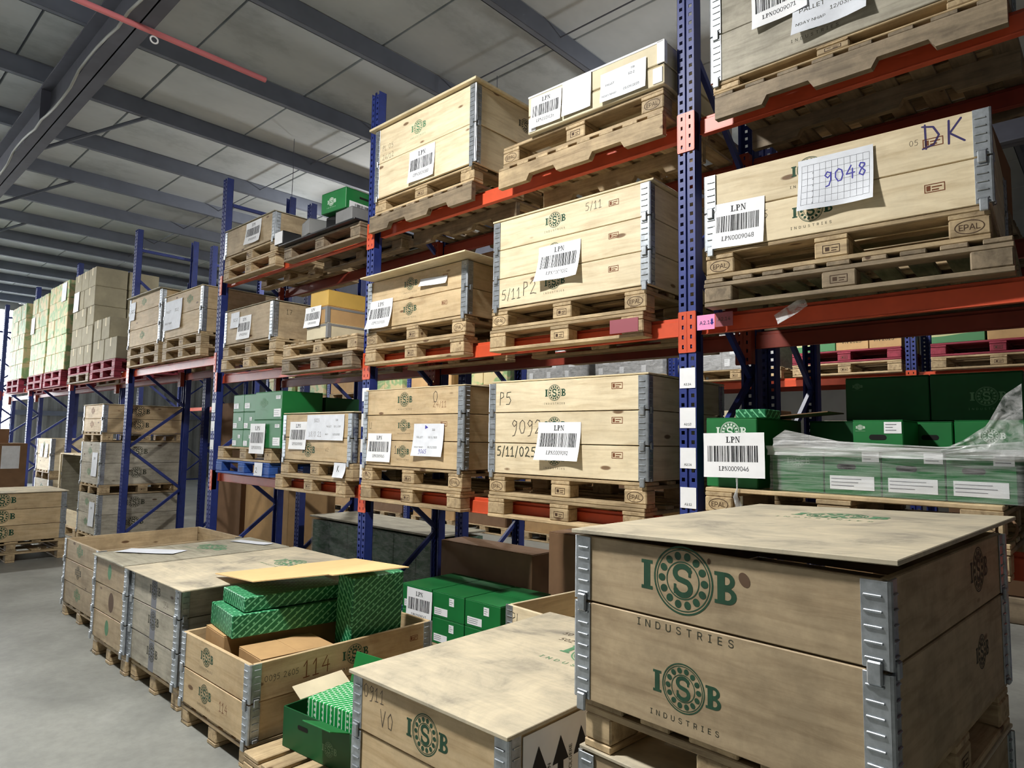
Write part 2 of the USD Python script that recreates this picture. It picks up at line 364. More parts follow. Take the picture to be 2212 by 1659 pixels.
def hand(s, h, w=0.05):
    ms, x = [], 0.0
    for ch in s:
        if ch == ' ':
            x += .5; continue
        wd = 0
        for st in STROKES[ch]:
            ls = LineString([(px + x, py) for px, py in st])
            ms.append(ls.buffer(w, 2)); wd = max(wd, max(p[0] for p in st))
        x += wd + .24
    v, f = tri(unary_union(ms).simplify(.01))
    return v * h, f


def bearing_logo():
    """The letter S inside a bearing ring between I and B, and the line below; the ring's centre is the origin, the letter I is one unit tall."""
    ring = unary_union([Point(0, 0).buffer(1.13, 16).difference(Point(0, 0).buffer(1.07, 16)), Point(0, 0).buffer(1.02, 16).difference(Point(0, 0).buffer(.985, 16)), Point(0, 0).buffer(.63, 14).difference(Point(0, 0).buffer(.59, 14))]
                       + [affinity.rotate(affinity.scale(Point(.81 * math.cos(a), .81 * math.sin(a)).buffer(.125, 4), 1.1, 1), math.degrees(a)) for a in np.arange(14) / 14 * 2 * np.pi])
    ms = [tri(ring)]
    for ch, cx, h in (('S', 0, .98), ('I', -1.42, 1.0), ('B', 1.56, 1.0)):
        v, f, w = serif(ch); ms.append(((v - [w / 2, .5]) * h, f))
        ms[-1] = (ms[-1][0] + [cx, 0], f)
    lg = join(*[(np.c_[a, np.zeros(len(a))], b) for a, b in ms])
    t, w = text('INDUSTRIES', .25, gap=.85)
    return (lg[0][:, :2], lg[1]), (t[0] + [-w / 2, -1.62], t[1])


LOGO, LOGO_LINE = bearing_logo()
_e = affinity.scale(Point(0, 0).buffer(1, 20), 1, .56)
_ring = tri(_e.difference(affinity.scale(Point(0, 0).buffer(.93, 20), 1, .54)))
_t, _w = text('EPAL', .46, bold=False, gap=.1)
STAMP = join(*[(np.c_[a, np.zeros(len(a))], b) for a, b in (_ring, (_t[0] + [-_w / 2, -.23], _t[1]))]); STAMP = (STAMP[0][:, :2], STAMP[1])


def barcode(w, h, seed):
    r = np.random.default_rng(seed); x, rects = 0.0, []
    while x < w - .008:
        b = r.choice([.0015, .003, .003, .0045, .007]); rects.append((x, min(w, x + b))); x += b + r.choice([.0015, .0025, .004, .006])
    vs, fs = [], []
    for a, b in rects:
        n = len(vs)
        for k in range(6):
            vs += [(a, h * k / 5), (b, h * k / 5)]
        for k in range(5):
            i = n + 2 * k; fs += [[i, i + 1, i + 3], [i, i + 3, i + 2]]
    return np.array(vs), np.array(fs)


def many2(*ms):
    m = join(*[(np.c_[a, np.zeros(len(a))], b) for a, b in ms])
    return m[0][:, :2], m[1]


# ------------------------------------------------------------------ prims
_count = {}


def numbered(parent, name):
    k = _count[parent, name] = _count.get((parent, name), -1) + 1
    return f'{parent}/{name}' if k == 0 else f'{parent}/{name}_{k:03d}'


def say(p, label=None, cat=None, group=None, kind=None):
    for k, x in (('label', label), ('category', cat), ('group', group), ('kind', kind)):
        if x:
            p.SetCustomDataByKey(k, x)


def thing(name, label, cat, loc=(0, 0, 0), rz=0.0, group=None, kind=None):
    path = numbered(W, name); x = UsdGeom.Xform.Define(stage, path)
    x.AddTranslateOp().Set(Gf.Vec3d(*map(float, loc))); x.AddRotateZOp().Set(float(rz))
    say(x.GetPrim(), label, cat, group, kind)
    return path


def part(parent, name, m, mt, smooth=False, label=None, kind=None):
    path = numbered(parent, name)
    p = usdkit.mesh(stage, path, m, M[mt], smooth=smooth).GetPrim()
    say(p, label, kind=kind)
    return path


def solo(name, label, cat, m, mt, smooth=False, group=None, kind=None):
    path = numbered(W, name); p = usdkit.mesh(stage, path, m, M[mt], smooth=smooth).GetPrim()
    say(p, label, cat, group, kind)
    return path


def copy(src, label, loc, rz=0.0, group=None):
    name = src.split('/')[-1].rstrip('0123456789').rstrip('_')
    path = numbered(W, name); x = UsdGeom.Xform.Define(stage, path)
    x.AddTranslateOp().Set(Gf.Vec3d(*map(float, loc))); x.AddRotateZOp().Set(float(rz))
    p = x.GetPrim(); was = stage.GetPrimAtPath(src).GetCustomData()
    say(p, label, was.get('category'), group)
    p.GetReferences().AddInternalReference(src); p.SetInstanceable(True)
    return path


X3, Y3, Z3 = np.eye(3)
FACE = {'front': (X3, Z3), 'right': (Y3, Z3), 'left': (-Y3, Z3), 'top': (X3, Y3)}

# ================================================================== the setting
H = 5.8
XW, XE, YS, YN = -24.5, 7.5, -9.0, 13.0
PURLINS = [-2.29 - 1.585 * k for k in range(-6, 14)]
part_floor = part(W, 'floor', bx(XW - 6, XE, YS, YN, -0.2, 0.0, 0), 'concrete'); say(stage.GetPrimAtPath(part_floor), kind='structure')
ceiling = thing('ceiling', None, None, kind='structure')
SEAMS = [YS, -7.0, -5.7, -4.4, -3.12, -1.87, -0.6, 0.7, 1.95, 3.25, 4.55, 5.85, 7.15, 8.45, 9.75, 11.05, YN]
xs = [XE] + [x for x in PURLINS if XW < x < XE] + [XW]
for a, b in zip(xs[:-1], xs[1:]):
    for c, d in zip(SEAMS[:-1], SEAMS[1:]):
        part(ceiling, 'panel', bx(b + .004, a - .004, c + .012, d - .012, H + RNG.uniform(0, .006), H + .05, .004), 'roof_panel')
part(ceiling, 'roof_sheet', bx(XW - .1, XE + .1, YS - .1, YN + .1, H + .051, H + .1, 0), 'purlin_steel')
for side, b in (('right', (XE, XE + .1, YS, YN)), ('front', (XW, XE, YS - .1, YS)), ('back', (XW, XE, YN, YN + .1))):
    w = part(W, 'wall_' + side, bx(*b, 0, H + .1, 0), 'inner_wall'); say(stage.GetPrimAtPath(w), kind='structure')
# the far end: corrugated sheeting beside a wide open doorway
wl = thing('wall_left', None, None, kind='structure')
ys = np.arange(1.45, YN, .09)
prof = np.array([[XW + (.03 if (i // 2) % 2 else 0), y] for i, y in enumerate(ys)])
v = np.vstack([np.c_[prof, np.zeros(len(prof))], np.c_[prof, np.full(len(prof), H)]]); n = len(prof)
f = np.array([t for i in range(n - 1) for t in ([i, i + n + 1, i + 1], [i, i + n, i + n + 1])])
part(wl, 'corrugated_sheet', (v, f), 'wall_sheet')
part(wl, 'girt', bx(XW + .04, XW + .12, 1.45, YN, 2.2, 2.36), 'purlin_steel'); part(wl, 'girt', bx(XW + .04, XW + .12, 1.45, YN, 4.2, 4.36), 'purlin_steel')
part(wl, 'lintel', bx(XW - .05, XW + .05, YS, 1.45, 5.55, H), 'wall_sheet')
# purlins (C sections) along Y, the rafter along X
for i, x in enumerate(PURLINS):
    if XW + .2 < x < XE - .3:
        c = join(bx(x - .004, x + .004, YS, YN, H - .2, H - .002, 0), bx(x - .07, x, YS, YN, H - .2, H - .192, 0), bx(x - .07, x, YS, YN, H - .01, H - .002, 0), bx(x - .07, x - .062, YS, YN, H - .2, H - .18, 0))
        p = part(W, 'purlin', c, 'purlin_steel'); say(stage.GetPrimAtPath(p), kind='structure')
for y in (-1.5, 6.0):
    c = join(bx(XW + .2, XE, y - .006, y + .006, H - .66, H - .21, 0), bx(XW + .2, XE, y - .11, y + .11, H - .66, H - .644, 0), bx(XW + .2, XE, y - .11, y + .11, H - .225, H - .205, 0), *[bx(x - .005, x + .005, y - .1, y + .1, H - .645, H - .225, 0) for x in np.arange(-20, 7, 3.2)])
    p = part(W, 'rafter', c, 'rafter_steel'); say(stage.GetPrimAtPath(p), kind='structure')

# ================================================================== builders
def holed_plate(xc, w, z0, n, pitch, hw, hh, y, t=.004, out=-1):
    """An upright strip of n cells with one slot each, facing out along y."""
    x0, x1, a, b = xc - w / 2, xc + w / 2, xc - hw / 2, xc + hw / 2
    vs, fs = [], []

    def quad(p):
        k = len(vs); vs.extend(p); fs.extend([[k, k + 1, k + 2], [k, k + 2, k + 3]] if out < 0 else [[k, k + 2, k + 1], [k, k + 3, k + 2]])
    for i in range(n):
        zb, zt = z0 + i * pitch, z0 + (i + 1) * pitch; h0, h1 = (zb + zt - hh) / 2, (zb + zt + hh) / 2
        for (p, q, r, s) in ((x0, a, zb, zt), (b, x1, zb, zt), (a, b, zb, h0), (a, b, h1, zt)):
            quad([(p, y, r), (q, y, r), (q, y, s), (p, y, s)])
        yi = y - out * t
        quad([(a, yi, h0), (a, y, h0), (a, y, h1), (a, yi, h1)]); quad([(b, y, h0), (b, yi, h0), (b, yi, h1), (b, y, h1)])
        quad([(a, yi, h0), (b, yi, h0), (b, y, h0), (a, y, h0)]); quad([(a, y, h1), (b, y, h1), (b, yi, h1), (a, yi, h1)])
    return np.array(vs, float), np.array(fs)


P, DEPTH = 2.9674, 0.88


def upright_mesh(y, out, height, holes=True):
    n = int(height / .05)
    s = [holed_plate(xc, .046, 0, n, .05, .019, .02, y, out=out) if holes else bx(xc - .023, xc + .023, min(y, y - out * .004), max(y, y - out * .004), 0, height, 0) for xc in (-.029, .029)]
    ya, yb = sorted((y, y - out * .078))
    s += [bx(-.052, -.0505, ya, yb, 0, height, 0), bx(.0505, .052, ya, yb, 0, height, 0), bx(-.007, .007, min(y - out * .010, y - out * .012), max(y - out * .010, y - out * .012), 0, height, 0),
          bx(-.007, -.0055, min(y, y - out * .012), max(y, y - out * .012), 0, height, 0), bx(.0055, .007, min(y, y - out * .012), max(y, y - out * .012), 0, height, 0),
          bx(-.052, -.036, min(y - out * .076, y - out * .078), max(y - out * .076, y - out * .078), 0, height, 0), bx(.036, .052, min(y - out * .076, y - out * .078), max(y - out * .076, y - out * .078), 0, height, 0)]
    return join(*s)


def rack_frame(label, loc, mt='rack_blue', height=4.68, holes=True, stickers=(), group=None):
    t = thing('rack_frame', label, 'rack frame', loc, group=group)
    u1 = part(t, 'upright', upright_mesh(0, -1, height, holes), mt); part(t, 'upright', upright_mesh(DEPTH, 1, height, holes), mt)
    part(t, 'base_plate', bx(-.07, .07, -.03, .11, 0, .006, .002), mt); part(t, 'base_plate', bx(-.07, .07, DEPTH - .11, DEPTH + .03, 0, .006, .002), mt)
    z, side = .22, 1
    while z < height - .75:
        a, b = (.05, DEPTH - .05) if side > 0 else (DEPTH - .05, .05)
        part(t, 'brace', bar((0, a, z), (0, b, z + .62), .04, .03), mt); z += .62; side = -side
    for h in (.2, height - .3):
        part(t, 'brace', bar((0, .05, h), (0, DEPTH - .05, h), .04, .03), mt)
    for zc in stickers:
        s = part(t, 'sticker', bx(-.046, .046, -.0035, -.001, zc - .055, zc + .055, 0), 'paper', label='white location sticker')
        tx, w = text(random.choice(['A2.13', 'A2.14', 'A2.12']), .012); part(s, 'print', flat((-w / 2, -.0035, zc - .04), X3, Z3, tx), 'black_ink')
    return t


def beam_mesh(z, ln, y0=0.06):
    return join(bx(0, ln, y0, y0 + .045, z - .105, z - .02, .004), bx(0, ln, y0 + .015, y0 + .045, z - .022, z, .003), bx(0, ln, y0 - .003, y0 + .002, z - .108, z - .1, .002))


_beam = {}


def rack_beam(label, k, z, y, mt='rack_orange', facing=-1, group=None):
    """A beam hooked between uprights k and k + 1; its connectors lie on the uprights' faces."""
    ln = P - .104
    key = (mt, facing)
    loc = (k * P + .052, y, z)
    if key in _beam:
        return copy(_beam[key], label, loc, group=group)
    t = thing('rack_beam', label, 'rack beam', loc, group=group); _beam[key] = t
    o = .06
    part(t, 'beam', beam_mesh(0, ln, o), mt)
    for xc in (-.0275, ln + .0275):
        c = join(holed_plate(xc, .049, -.205, 4, .054, .011, .022, facing * .006, out=facing), bx(xc - .0245, xc + .0245, min(facing * .006, 0), max(facing * .006, 0), -.21, -.205, 0), bx(xc - .0245, xc + .0245, min(facing * .006, 0), max(facing * .006, 0), .011, .016, 0),
                 bx(xc - .0245, xc - .0225, min(facing * .006, 0), max(facing * .006, 0), -.205, .011, 0), bx(xc + .0225, xc + .0245, min(facing * .006, 0), max(facing * .006, 0), -.205, .011, 0))
        e = -.003 if xc < 0 else ln
        part(t, 'connector', join(c, bx(e, e + .003, min(facing * .006, -facing * .1), max(facing * .006, -facing * .05), -.205, .012, 0)), mt)
    return t


_pal = {}


def pallet(label, loc, rz=0.0, D=1.0, tone='pallet_wood', stamps=False, cross=False, s=1.0, L=1.2, group=None):
    """A block pallet: deck boards, stringer boards, nine blocks and three skids; s squeezes its height."""
    key = (D, tone, stamps, cross, s, L)
    if key in _pal:
        return copy(_pal[key], label, loc, rz, group)
    t = thing('wooden_pallet', label, 'pallet', loc, rz, group); _pal[key] = t
    r = np.random.default_rng(len(_pal)); tx, ty = tone + '_x', tone + '_y'
    j = lambda: r.uniform(-.003, .003)
    xs_, ys_ = [(0, .145), (L / 2 - .0725, L / 2 + .0725), (L - .145, L)], [(0, .1), (D / 2 - .05, D / 2 + .05), (D - .1, D)]
    z1, z2, z3, z4 = .022 * s, .1 * s, .122 * s, .144 * s
    for a, b in ys_:
        part(t, 'skid', bx(j(), L + j(), a, b, 0, z1, .003), tx)
    for i, (a, b) in enumerate(xs_):
        for q, (c, d) in enumerate(ys_):
            bp = part(t, 'block', bx(a, b, c, d, z1 + .0005, z2, .006), tx if (i + q) % 2 else ty)
            if q == 0 and i == 1:
                part(bp, 'stamp', flat((a + .035, c, z1 + .02 * s), X3, Z3, many2(tri(sbox(0, 0, .075, .038 * s).difference(sbox(.003, .003, .072, .035 * s))), tri(sbox(.012, .01, .03, .028 * s)), tri(sbox(.038, .02 * s, .066, .024 * s)), tri(sbox(.038, .009 * s, .06, .013 * s)))), 'stamp_ink')
            if stamps and q == 0 and i in (0, 2):
                part(bp, 'stamp', flat(((a + b) / 2, c, (z1 + z2) / 2), X3, Z3, put2(STAMP, 0, 0, .052)), 'stamp_ink')
    if not cross:
        for a, b in xs_:
            part(t, 'stringer_board', bx(a + j(), b + j(), j(), D + j(), z2 + .0005, z3, .003), ty)
        w = [.145, .1, .145, .1, .145]; g = (D - sum(w)) / 4; y = 0
        for q in w:
            part(t, 'deck_board', bx(j(), L + j(), y + abs(j()), y + q, z3 + .0005, z4, .004), tx); y += q + g
    else:
        for c, d in ys_:
            part(t, 'stringer_board', bx(j(), L + j(), c + abs(j()), d, z2 + .0005, z3, .003), tx)
        nb = 9; g = (L - nb * .1) / (nb - 1)
        for q in range(nb):
            x = q * (.1 + g); part(t, 'deck_board', bx(x, x + .1, j(), D + j(), z3 + .0005, z4, .004), ty)
    return t


def notched_pallet(label, loc, tone='pallet_wood', L=1.2, D=1.0, h=.14, rz=0.0, group=None):
    """A pallet on three stringers set on edge, each with two fork notches."""
    key = ('n', tone, L, D, h)
    if key in _pal:
        return copy(_pal[key], label, loc, rz, group)
    t = thing('wooden_pallet', label, 'pallet', loc, rz, group); _pal[key] = t
    hs = h - .02; a, b, q = .2 * L, .4 * L, .042
    pr = [(0, 0), (a, 0), (a + .025, q), (b - .025, q), (b, 0), (L - b, 0), (L - b + .025, q), (L - a - .025, q), (L - a, 0), (L, 0), (L, hs), (0, hs)]
    for y in (.0, D / 2 - .02, D - .04):
        v, f = ext(Polygon(pr), .04)
        part(t, 'stringer', (np.c_[v[:, 0], y + .04 - v[:, 2], v[:, 1]], f), tone + '_x')
    n = 8; g = (L - n * .1) / (n - 1)
    for i in range(n):
        part(t, 'deck_board', bx(i * (.1 + g), i * (.1 + g) + .1, 0, D, hs + .0005, h, .003), tone + '_y')
    return t


def hinge_mesh(x, y, sx, sy, h, base=False):
    """Galvanised corner hinge: a plate on each face, ribs, a round knuckle and a clip that hooks below. The corner is at (x, y); the box lies towards (-sx, -sy)."""
    def b(a, c, d, e, z0, z1, bv=.0015):
        xa, xb = sorted((x + sx * a, x + sx * c)); ya, yb = sorted((y + sy * d, y + sy * e)); return bx(xa, xb, ya, yb, z0, z1, bv)
    ms = [b(-.052, .006, .0005, .005, .004, h - .004), b(.0005, .005, -.062, -.012, .004, h - .004)]
    th = np.array([[x + sx * .005, y + sy * -.004, .004], [x + sx * .005, y + sy * -.004, h - .004]]); ms.append(tube(th, .0085, 8))
    for z in np.arange(.026, h - .02, .034):
        ms += [b(-.046, -.006, .004, .0095, z - .003, z + .003, .002), b(.004, .0095, -.056, -.022, z - .003, z + .003, .002)]
    ms += [b(-.04, -.008, .004, .016, -.03 if sy < 0 or not base else .002, .022, .004), b(.004, .015, -.05, -.022, .002 if base else -.02, .02, .004)]
    return join(*ms)


class Crate:
    """Stacked collars of boards joined by corner hinges: boards and hinges are its parts."""

    def __init__(self, label, loc, w=1.2, d=.98, hs=(.2, .2, .2), tone='pale_wood', rz=0.0, hinges=True, name='collar_crate', cat='crate', group=None, liner=False):
        self.p = thing(name, label, cat, loc, rz, group); self.w, self.d, self.hs = w, d, hs
        self.z, self.front, self.right, self.left, self.off = [], [], [], [], []
        z = 0.0; r = np.random.default_rng(abs(hash((round(loc[0], 2), round(loc[2], 2)))) % 9999)
        for i, h in enumerate(hs):
            j = r.uniform(-.0025, .0025, 4); g = .0025
            self.front.append(part(self.p, 'board', bx(.006, w - .006, j[0], .02 + j[0], z + g, z + h - g, .0025), tone + '_x'))
            part(self.p, 'board', bx(.006, w - .006, d - .02, d, z + g, z + h - g, .0025), tone + '_x')
            self.left.append(part(self.p, 'board', bx(0, .02, .022, d - .022, z + g, z + h - g, .0025), tone + '_y'))
            self.right.append(part(self.p, 'board', bx(w - .02 + j[1], w + j[1], .022, d - .022, z + g, z + h - g, .0025), tone + '_y'))
            if hinges:
                for (x, y, sx, sy) in ((0, 0, -1, -1), (w, 0, 1, -1), (w, d, 1, 1), (0, d, -1, 1)):
                    v, f = hinge_mesh(x, y, sx, sy, h, i == 0); part(self.p, 'hinge', (v + [0, 0, z], f), 'galvanised_steel', label='galvanised corner hinge' if i == 0 else None)
            self.z.append(z); self.off.append((j[0], j[1])); z += h
        self.h = z

    def frame(self, face, k):
        z = self.z[k]
        return {'front': ((0, self.off[k][0], z), X3, Z3, self.front[k]), 'right': ((self.w + self.off[k][1], 0, z), Y3, Z3, self.right[k]), 'left': ((-.0006, self.d, z), -Y3, Z3, self.left[k])}[face]

    def put(self, face, k, m2, mt, name='lettering', label=None, off=.0008):
        o, u, v, b = self.frame(face, k)
        return part(b, name, flat(o, u, v, m2, off * .6), mt, label=label)

    def logo(self, k, face='front', cx=None, s=.05, mt='green_ink', line=True, cy=None, lift=.012):
        ln = self.w if face == 'front' else self.d
        cx = ln * .45 if cx is None else cx; cy = self.hs[k] * .53 + lift if cy is None else cy
        self.put(face, k, put2(LOGO, cx, cy, s), mt, 'printed_emblem')
        if line:
            self.put(face, k, put2(LOGO_LINE, cx, cy, s), 'dark_ink' if mt == 'green_ink' else mt, 'lettering')

    def write(self, k, s, x, y, h, mt='pencil_ink', face='front', w=.032, rot=0.0):
        self.put(face, k, put2(hand(s, h, w), x, y, 1, rot), mt, 'handwriting')

    def stamp(self, k, x, y, s=.06, mt='brown_ink', face='front'):
        r = sbox(0, 0, 1, .5).difference(sbox(.05, .05, .95, .45))
        m = many2(tri(unary_union([r, sbox(.1, .1, .3, .4), sbox(.36, .27, .85, .34), sbox(.36, .1, .7, .18)])))
        self.put(face, k, put2(m, x, y, s), mt, 'stamp')

    def lpn(self, x, z, code, w=.3, h=.215, curl=.03, seed=1, face='front', tilt=0.0):
        o, u, v, b = self.frame(face, 0)
        o = np.array(o) + u * x + v * z
        lpn_sheet(self.p, o, u, v, w, h, code, curl, seed, tilt)


def sheet_surface(o, u, v, w, h, curl, tilt=0.0, corner=0.0, base=.004):
    o = np.asarray(o, float); c, s = math.cos(tilt), math.sin(tilt); uu, vv = u * c + v * s, v * c - u * s; n = np.cross(u, v)

    def S(m2, off=0.0):
        a, b = m2[:, 0], m2[:, 1]; q = np.clip(1 - b / h, 0, 1)
        d = base + curl * q ** 2 * (.75 + .25 * np.cos(a / w * 5)) + corner * np.clip(a / w + q - 1.1, 0, 1) ** 2 + off
        return o + a[:, None] * uu + b[:, None] * vv + d[:, None] * n
    return S


def sheet_mesh(S, w, h, nx=9, ny=9):
    gx, gy = np.meshgrid(np.linspace(0, w, nx), np.linspace(0, h, ny)); m2 = np.stack([gx.ravel(), gy.ravel()], 1)
    f = [t for j in range(ny - 1) for i in range(nx - 1) for a in [j * nx + i] for t in ([a, a + 1, a + nx + 1], [a, a + nx + 1, a + nx])]
    top = S(m2); bot = S(m2, -.0008); f = np.array(f)
    return join((top, f), (bot, f[:, ::-1]))


def fine(m2, lim=.03):
    v, f = trimesh.remesh.subdivide_to_size(np.c_[m2[0], np.zeros(len(m2[0]))], m2[1], lim, max_iter=6)
    return v[:, :2], f


def lpn_sheet(parent, o, u, v, w, h, code, curl=.03, seed=1, tilt=0.0, mt='paper'):
    S = sheet_surface(o, u, v, w, h, curl, tilt)
    p = part(parent, 'label_sheet', sheet_mesh(S, w, h), mt, True, label='white paper label with a bar code')
    t1, w1 = text('LPN', h * .135, fn='LPN', gap=.1); t2, w2 = text(code, h * .1, fn='LPN', gap=.1, squeeze=.85)
    bw = w * .86; bc = barcode(bw, h * .36, seed)
    part(p, 'print', (S(t1[0] + [(w - w1) / 2, h * .78], .0006), t1[1]), 'black_ink')
    part(p, 'bar_code', (S(bc[0] + [w * .07, h * .35], .0006), bc[1]), 'black_ink')
    part(p, 'print', (S(t2[0] + [(w - w2) / 2, h * .15], .0006), t2[1]), 'black_ink')
    return p


def slip(parent, o, u, v, w, h, lines, curl=.02, tilt=0.0, mt='slip_paper', label='white paper slip with printed lines', ink='dark_ink', grid=None, extra=(), corner=0.0):
    """A printed paper slip; lines are (text, x, y, height) as fractions of its width and height."""
    S = sheet_surface(o, u, v, w, h, curl, tilt, corner)
    p = part(parent, 'paper_slip', sheet_mesh(S, w, h), mt, True, label=label)
    for s, x, y, q in lines:
        t, tw = text(s, h * q); t = fine(t, .05); part(p, 'print', (S(t[0] + [w * x, h * y], .0006), t[1]), ink)
    if grid:
        x0, y0, x1, y1, nx, ny = grid; g = []
        for i in range(nx + 1):
            x = w * (x0 + (x1 - x0) * i / nx); g.append(sbox(x, h * y0, x + .0012, h * y1))
        for i in range(ny + 1):
            y = h * (y0 + (y1 - y0) * i / ny); g.append(sbox(w * x0, y, w * x1, y + .0012))
        m = fine(tri(unary_union(g)), .04); part(p, 'table_lines', (S(m[0], .0006), m[1]), 'grey_ink')
    for m2, mt2 in extra:
        m2 = fine(m2, .05); part(p, 'handwriting', (S(m2[0], .0009), m2[1]), mt2)
    return p


def lid(label, x, y, z, w, d, mt='pale_lid', rz=0.0, tilt=(0, 0), t=.012, emblem=None, es=.1, ee=(.5, .5), mte='faded_green_ink', erot=0.0, group=None):
    """A loose plywood lid; (x, y, z) is its front left corner at the underside."""
    p = thing('crate_lid', label, 'crate lid', (x, y, z), rz, group)
    M_ = lambda m: move(m, rx=tilt[0], ry=tilt[1])
    b = part(p, 'plywood_sheet', M_(bx(0, w, 0, d, 0, t, .002)), mt)
    if emblem:
        for m in (LOGO, LOGO_LINE):
            part(b, 'printed_emblem', M_(flat((0, 0, t), X3, Y3, put2(m, w * ee[0], d * ee[1], es, erot))), mte)
    return p, b, M_


def carton(label, x, y, z, w, d, h, mt, rz=0.0, group=None, name='carton', seam=True):
    """A closed box: body, the two top flaps with their seam; (x, y, z) is its front left bottom corner."""
    p = thing(name, label, 'box', (x, y, z), rz, group)
    b = part(p, 'body', bx(0, w, 0, d, 0, h - .004, .004), mt)
    if seam:
        part(p, 'flap', bx(.001, w - .001, .001, d / 2 - .001, h - .004, h, .0015), mt); part(p, 'flap', bx(.001, w - .001, d / 2 + .001, d - .001, h - .004, h, .0015), mt)
    return p, b


def on_front(b, m2, mt, name='print', label=None, y=0.0):
    return part(b, name, flat((0, y, 0), X3, Z3, m2, .001), mt, label=label)


def rrect(x0, y0, x1, y1, r=.004):
    return tri(sbox(x0 + r, y0 + r, x1 - r, y1 - r).buffer(r, 3))


def high_bay(label, loc, power, spill=150):
    t = thing('high_bay_lamp', label, 'lamp', loc)
    prof = [(.0, .34), (.07, .34), (.08, .2), (.09, .17), (.2, .02), (.215, 0), (.205, 0), (.19, .02), (.08, .15), (.0, .15)]
    part(t, 'reflector', tmv(trimesh.creation.revolve(np.array(prof)[::-1], sections=24)), 'lamp_housing', 30)
    part(t, 'hanger', tube([(0, 0, .33), (0, 0, H - loc[2] - .0015)], .012, 8), 'galvanised_steel')
    D = UsdLux.DiskLight.Define(stage, t + '/diffuser'); D.CreateRadiusAttr(.2); D.CreateIntensityAttr(power * LAMP); D.CreateColorAttr(Gf.Vec3f(1.0, .985, .945))
    D.AddTranslateOp().Set(Gf.Vec3d(0, 0, -.012))
    L = UsdLux.SphereLight.Define(stage, t + '/bulb'); L.CreateRadiusAttr(.09); L.CreateIntensityAttr(spill * LAMP); L.CreateColorAttr(Gf.Vec3f(1.0, .985, .945))
    L.AddTranslateOp().Set(Gf.Vec3d(0, 0, -.12))
    return t

# ================================================================== racks
Z1, Z2, Z3L, ZF = 1.26, 2.367, 3.49, 2.60
ordinal = {1: 'right end', 0: 'centre right', -1: 'centre', -2: 'left of centre', -3: 'first far', -4: 'second far', -5: 'third far', -6: 'fourth far', -7: 'fifth far'}
bay = {0: 'right bay', -1: 'middle bay', -2: 'left bay', -3: 'first far bay', -4: 'second far bay', -5: 'third far bay', -6: 'fourth far bay', -7: 'fifth far bay'}
rack_frame('tall blue perforated rack frame with four white stickers, right of the middle bay', (0, 0, 0), stickers=(2.02, 1.805, 1.59, 1.38))
rack_frame('blue perforated rack frame with four stickers between the left and middle bays', (-P, 0, 0), stickers=(2.03, 1.815, 1.60, 1.39))
rack_frame('blue rack frame with three stickers at the left end of the left bay', (-2 * P, 0, 0), stickers=(1.98, 1.77, 1.56))
far_frame = rack_frame('blue rack frame with open zigzag braces beside the floor stack of three crates', (-3 * P, 0, 0))
for k in (-4, -5, -6, -7):
    copy(far_frame, f'{ordinal[k]} dark blue rack frame of the front row along the aisle', (k * P, 0, 0))
copy(far_frame, 'blue rack frame at the right end of the front row', (P, 0, 0))
for k in (-2, -1, 0):
    for nm, z in (('bottom', Z1), ('middle', Z2), ('top', Z3L)):
        rack_beam(f'orange front rack beam of the {bay[k]}, {nm} level', k, z, 0.0)
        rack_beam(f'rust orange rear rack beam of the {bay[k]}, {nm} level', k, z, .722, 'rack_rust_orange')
for k in (-7, -6, -5, -4, -3):
    rack_beam(f'orange front rack beam of the {bay[k]}', k, ZF, 0.0)
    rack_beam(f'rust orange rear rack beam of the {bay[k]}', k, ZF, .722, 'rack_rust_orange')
for k in (-4, -3, -2, -1, 0, 1):
    copy(far_frame, f'dark rack frame of the back-to-back row behind the {ordinal[k]} front frame', (k * P, 1.1, 0))
for k in (-4, -3, -2, -1, 0):
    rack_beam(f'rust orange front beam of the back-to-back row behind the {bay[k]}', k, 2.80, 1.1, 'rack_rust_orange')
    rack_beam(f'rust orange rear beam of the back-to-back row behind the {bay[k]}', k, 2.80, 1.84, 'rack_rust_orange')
for k in (-7, -6, -5, -4, -3, -2, -1, 0, 1):
    copy(far_frame, f'distant rack frame across the rear aisle, behind the {ordinal[k]} front frame', (k * P, 5.15, 0))
for k in (-7, -6, -5, -4, -3, -2, -1, 0):
    rack_beam(f'orange beam across the rear aisle, behind the {bay[k]}', k, 2.49, 5.15)
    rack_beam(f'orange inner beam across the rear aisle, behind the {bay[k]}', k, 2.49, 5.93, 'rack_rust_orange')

# ================================================================== middle bay
YP = -.062
pallet('lower bare pallet hooked over the bottom beam under crate LPN0009092', (-1.44, YP, 1.16), .9)
pallet('upper stamped pallet directly under crate LPN0009092', (-1.43, YP, 1.304), 0.9, stamps=True)
c = Crate('pale wooden crate of three collars marked P5 with label LPN0009092', (-1.425, -.066, 1.45), rz=0.9)
for k in range(3):
    c.logo(k, cx=.55, s=.045); c.stamp(k, .97, .125, .075)
c.write(2, 'P5', .085, .05, .085, 'dark_ink'); c.write(1, '9092', .2, .06, .09, 'pencil_ink'); c.write(0, '5/11/025', .07, .115, .062, 'dark_ink', w=.06)
c.lpn(.425, .1, 'LPN0009092', .33, .235, .05, 92)
lid('thin plywood lid on the crate marked P5', -1.43, -.055, 2.052, 1.21, .99, rz=0.9, t=.01)
pallet('lower bare pallet hooked over the bottom beam under crate LPN0009065', (-2.91, YP, 1.16), 0, D=1.0)
pallet('upper stamped pallet directly under crate LPN0009065', (-2.9, YP, 1.304), 0, stamps=True)
c = Crate('tan three-collar crate marked U beside the left of the P5 crate, label LPN0009065', (-2.885, -.064, 1.45), w=1.19, tone='tan_wood')
for k in range(3):
    c.logo(k, cx=.52, s=.05 if k == 2 else .042)
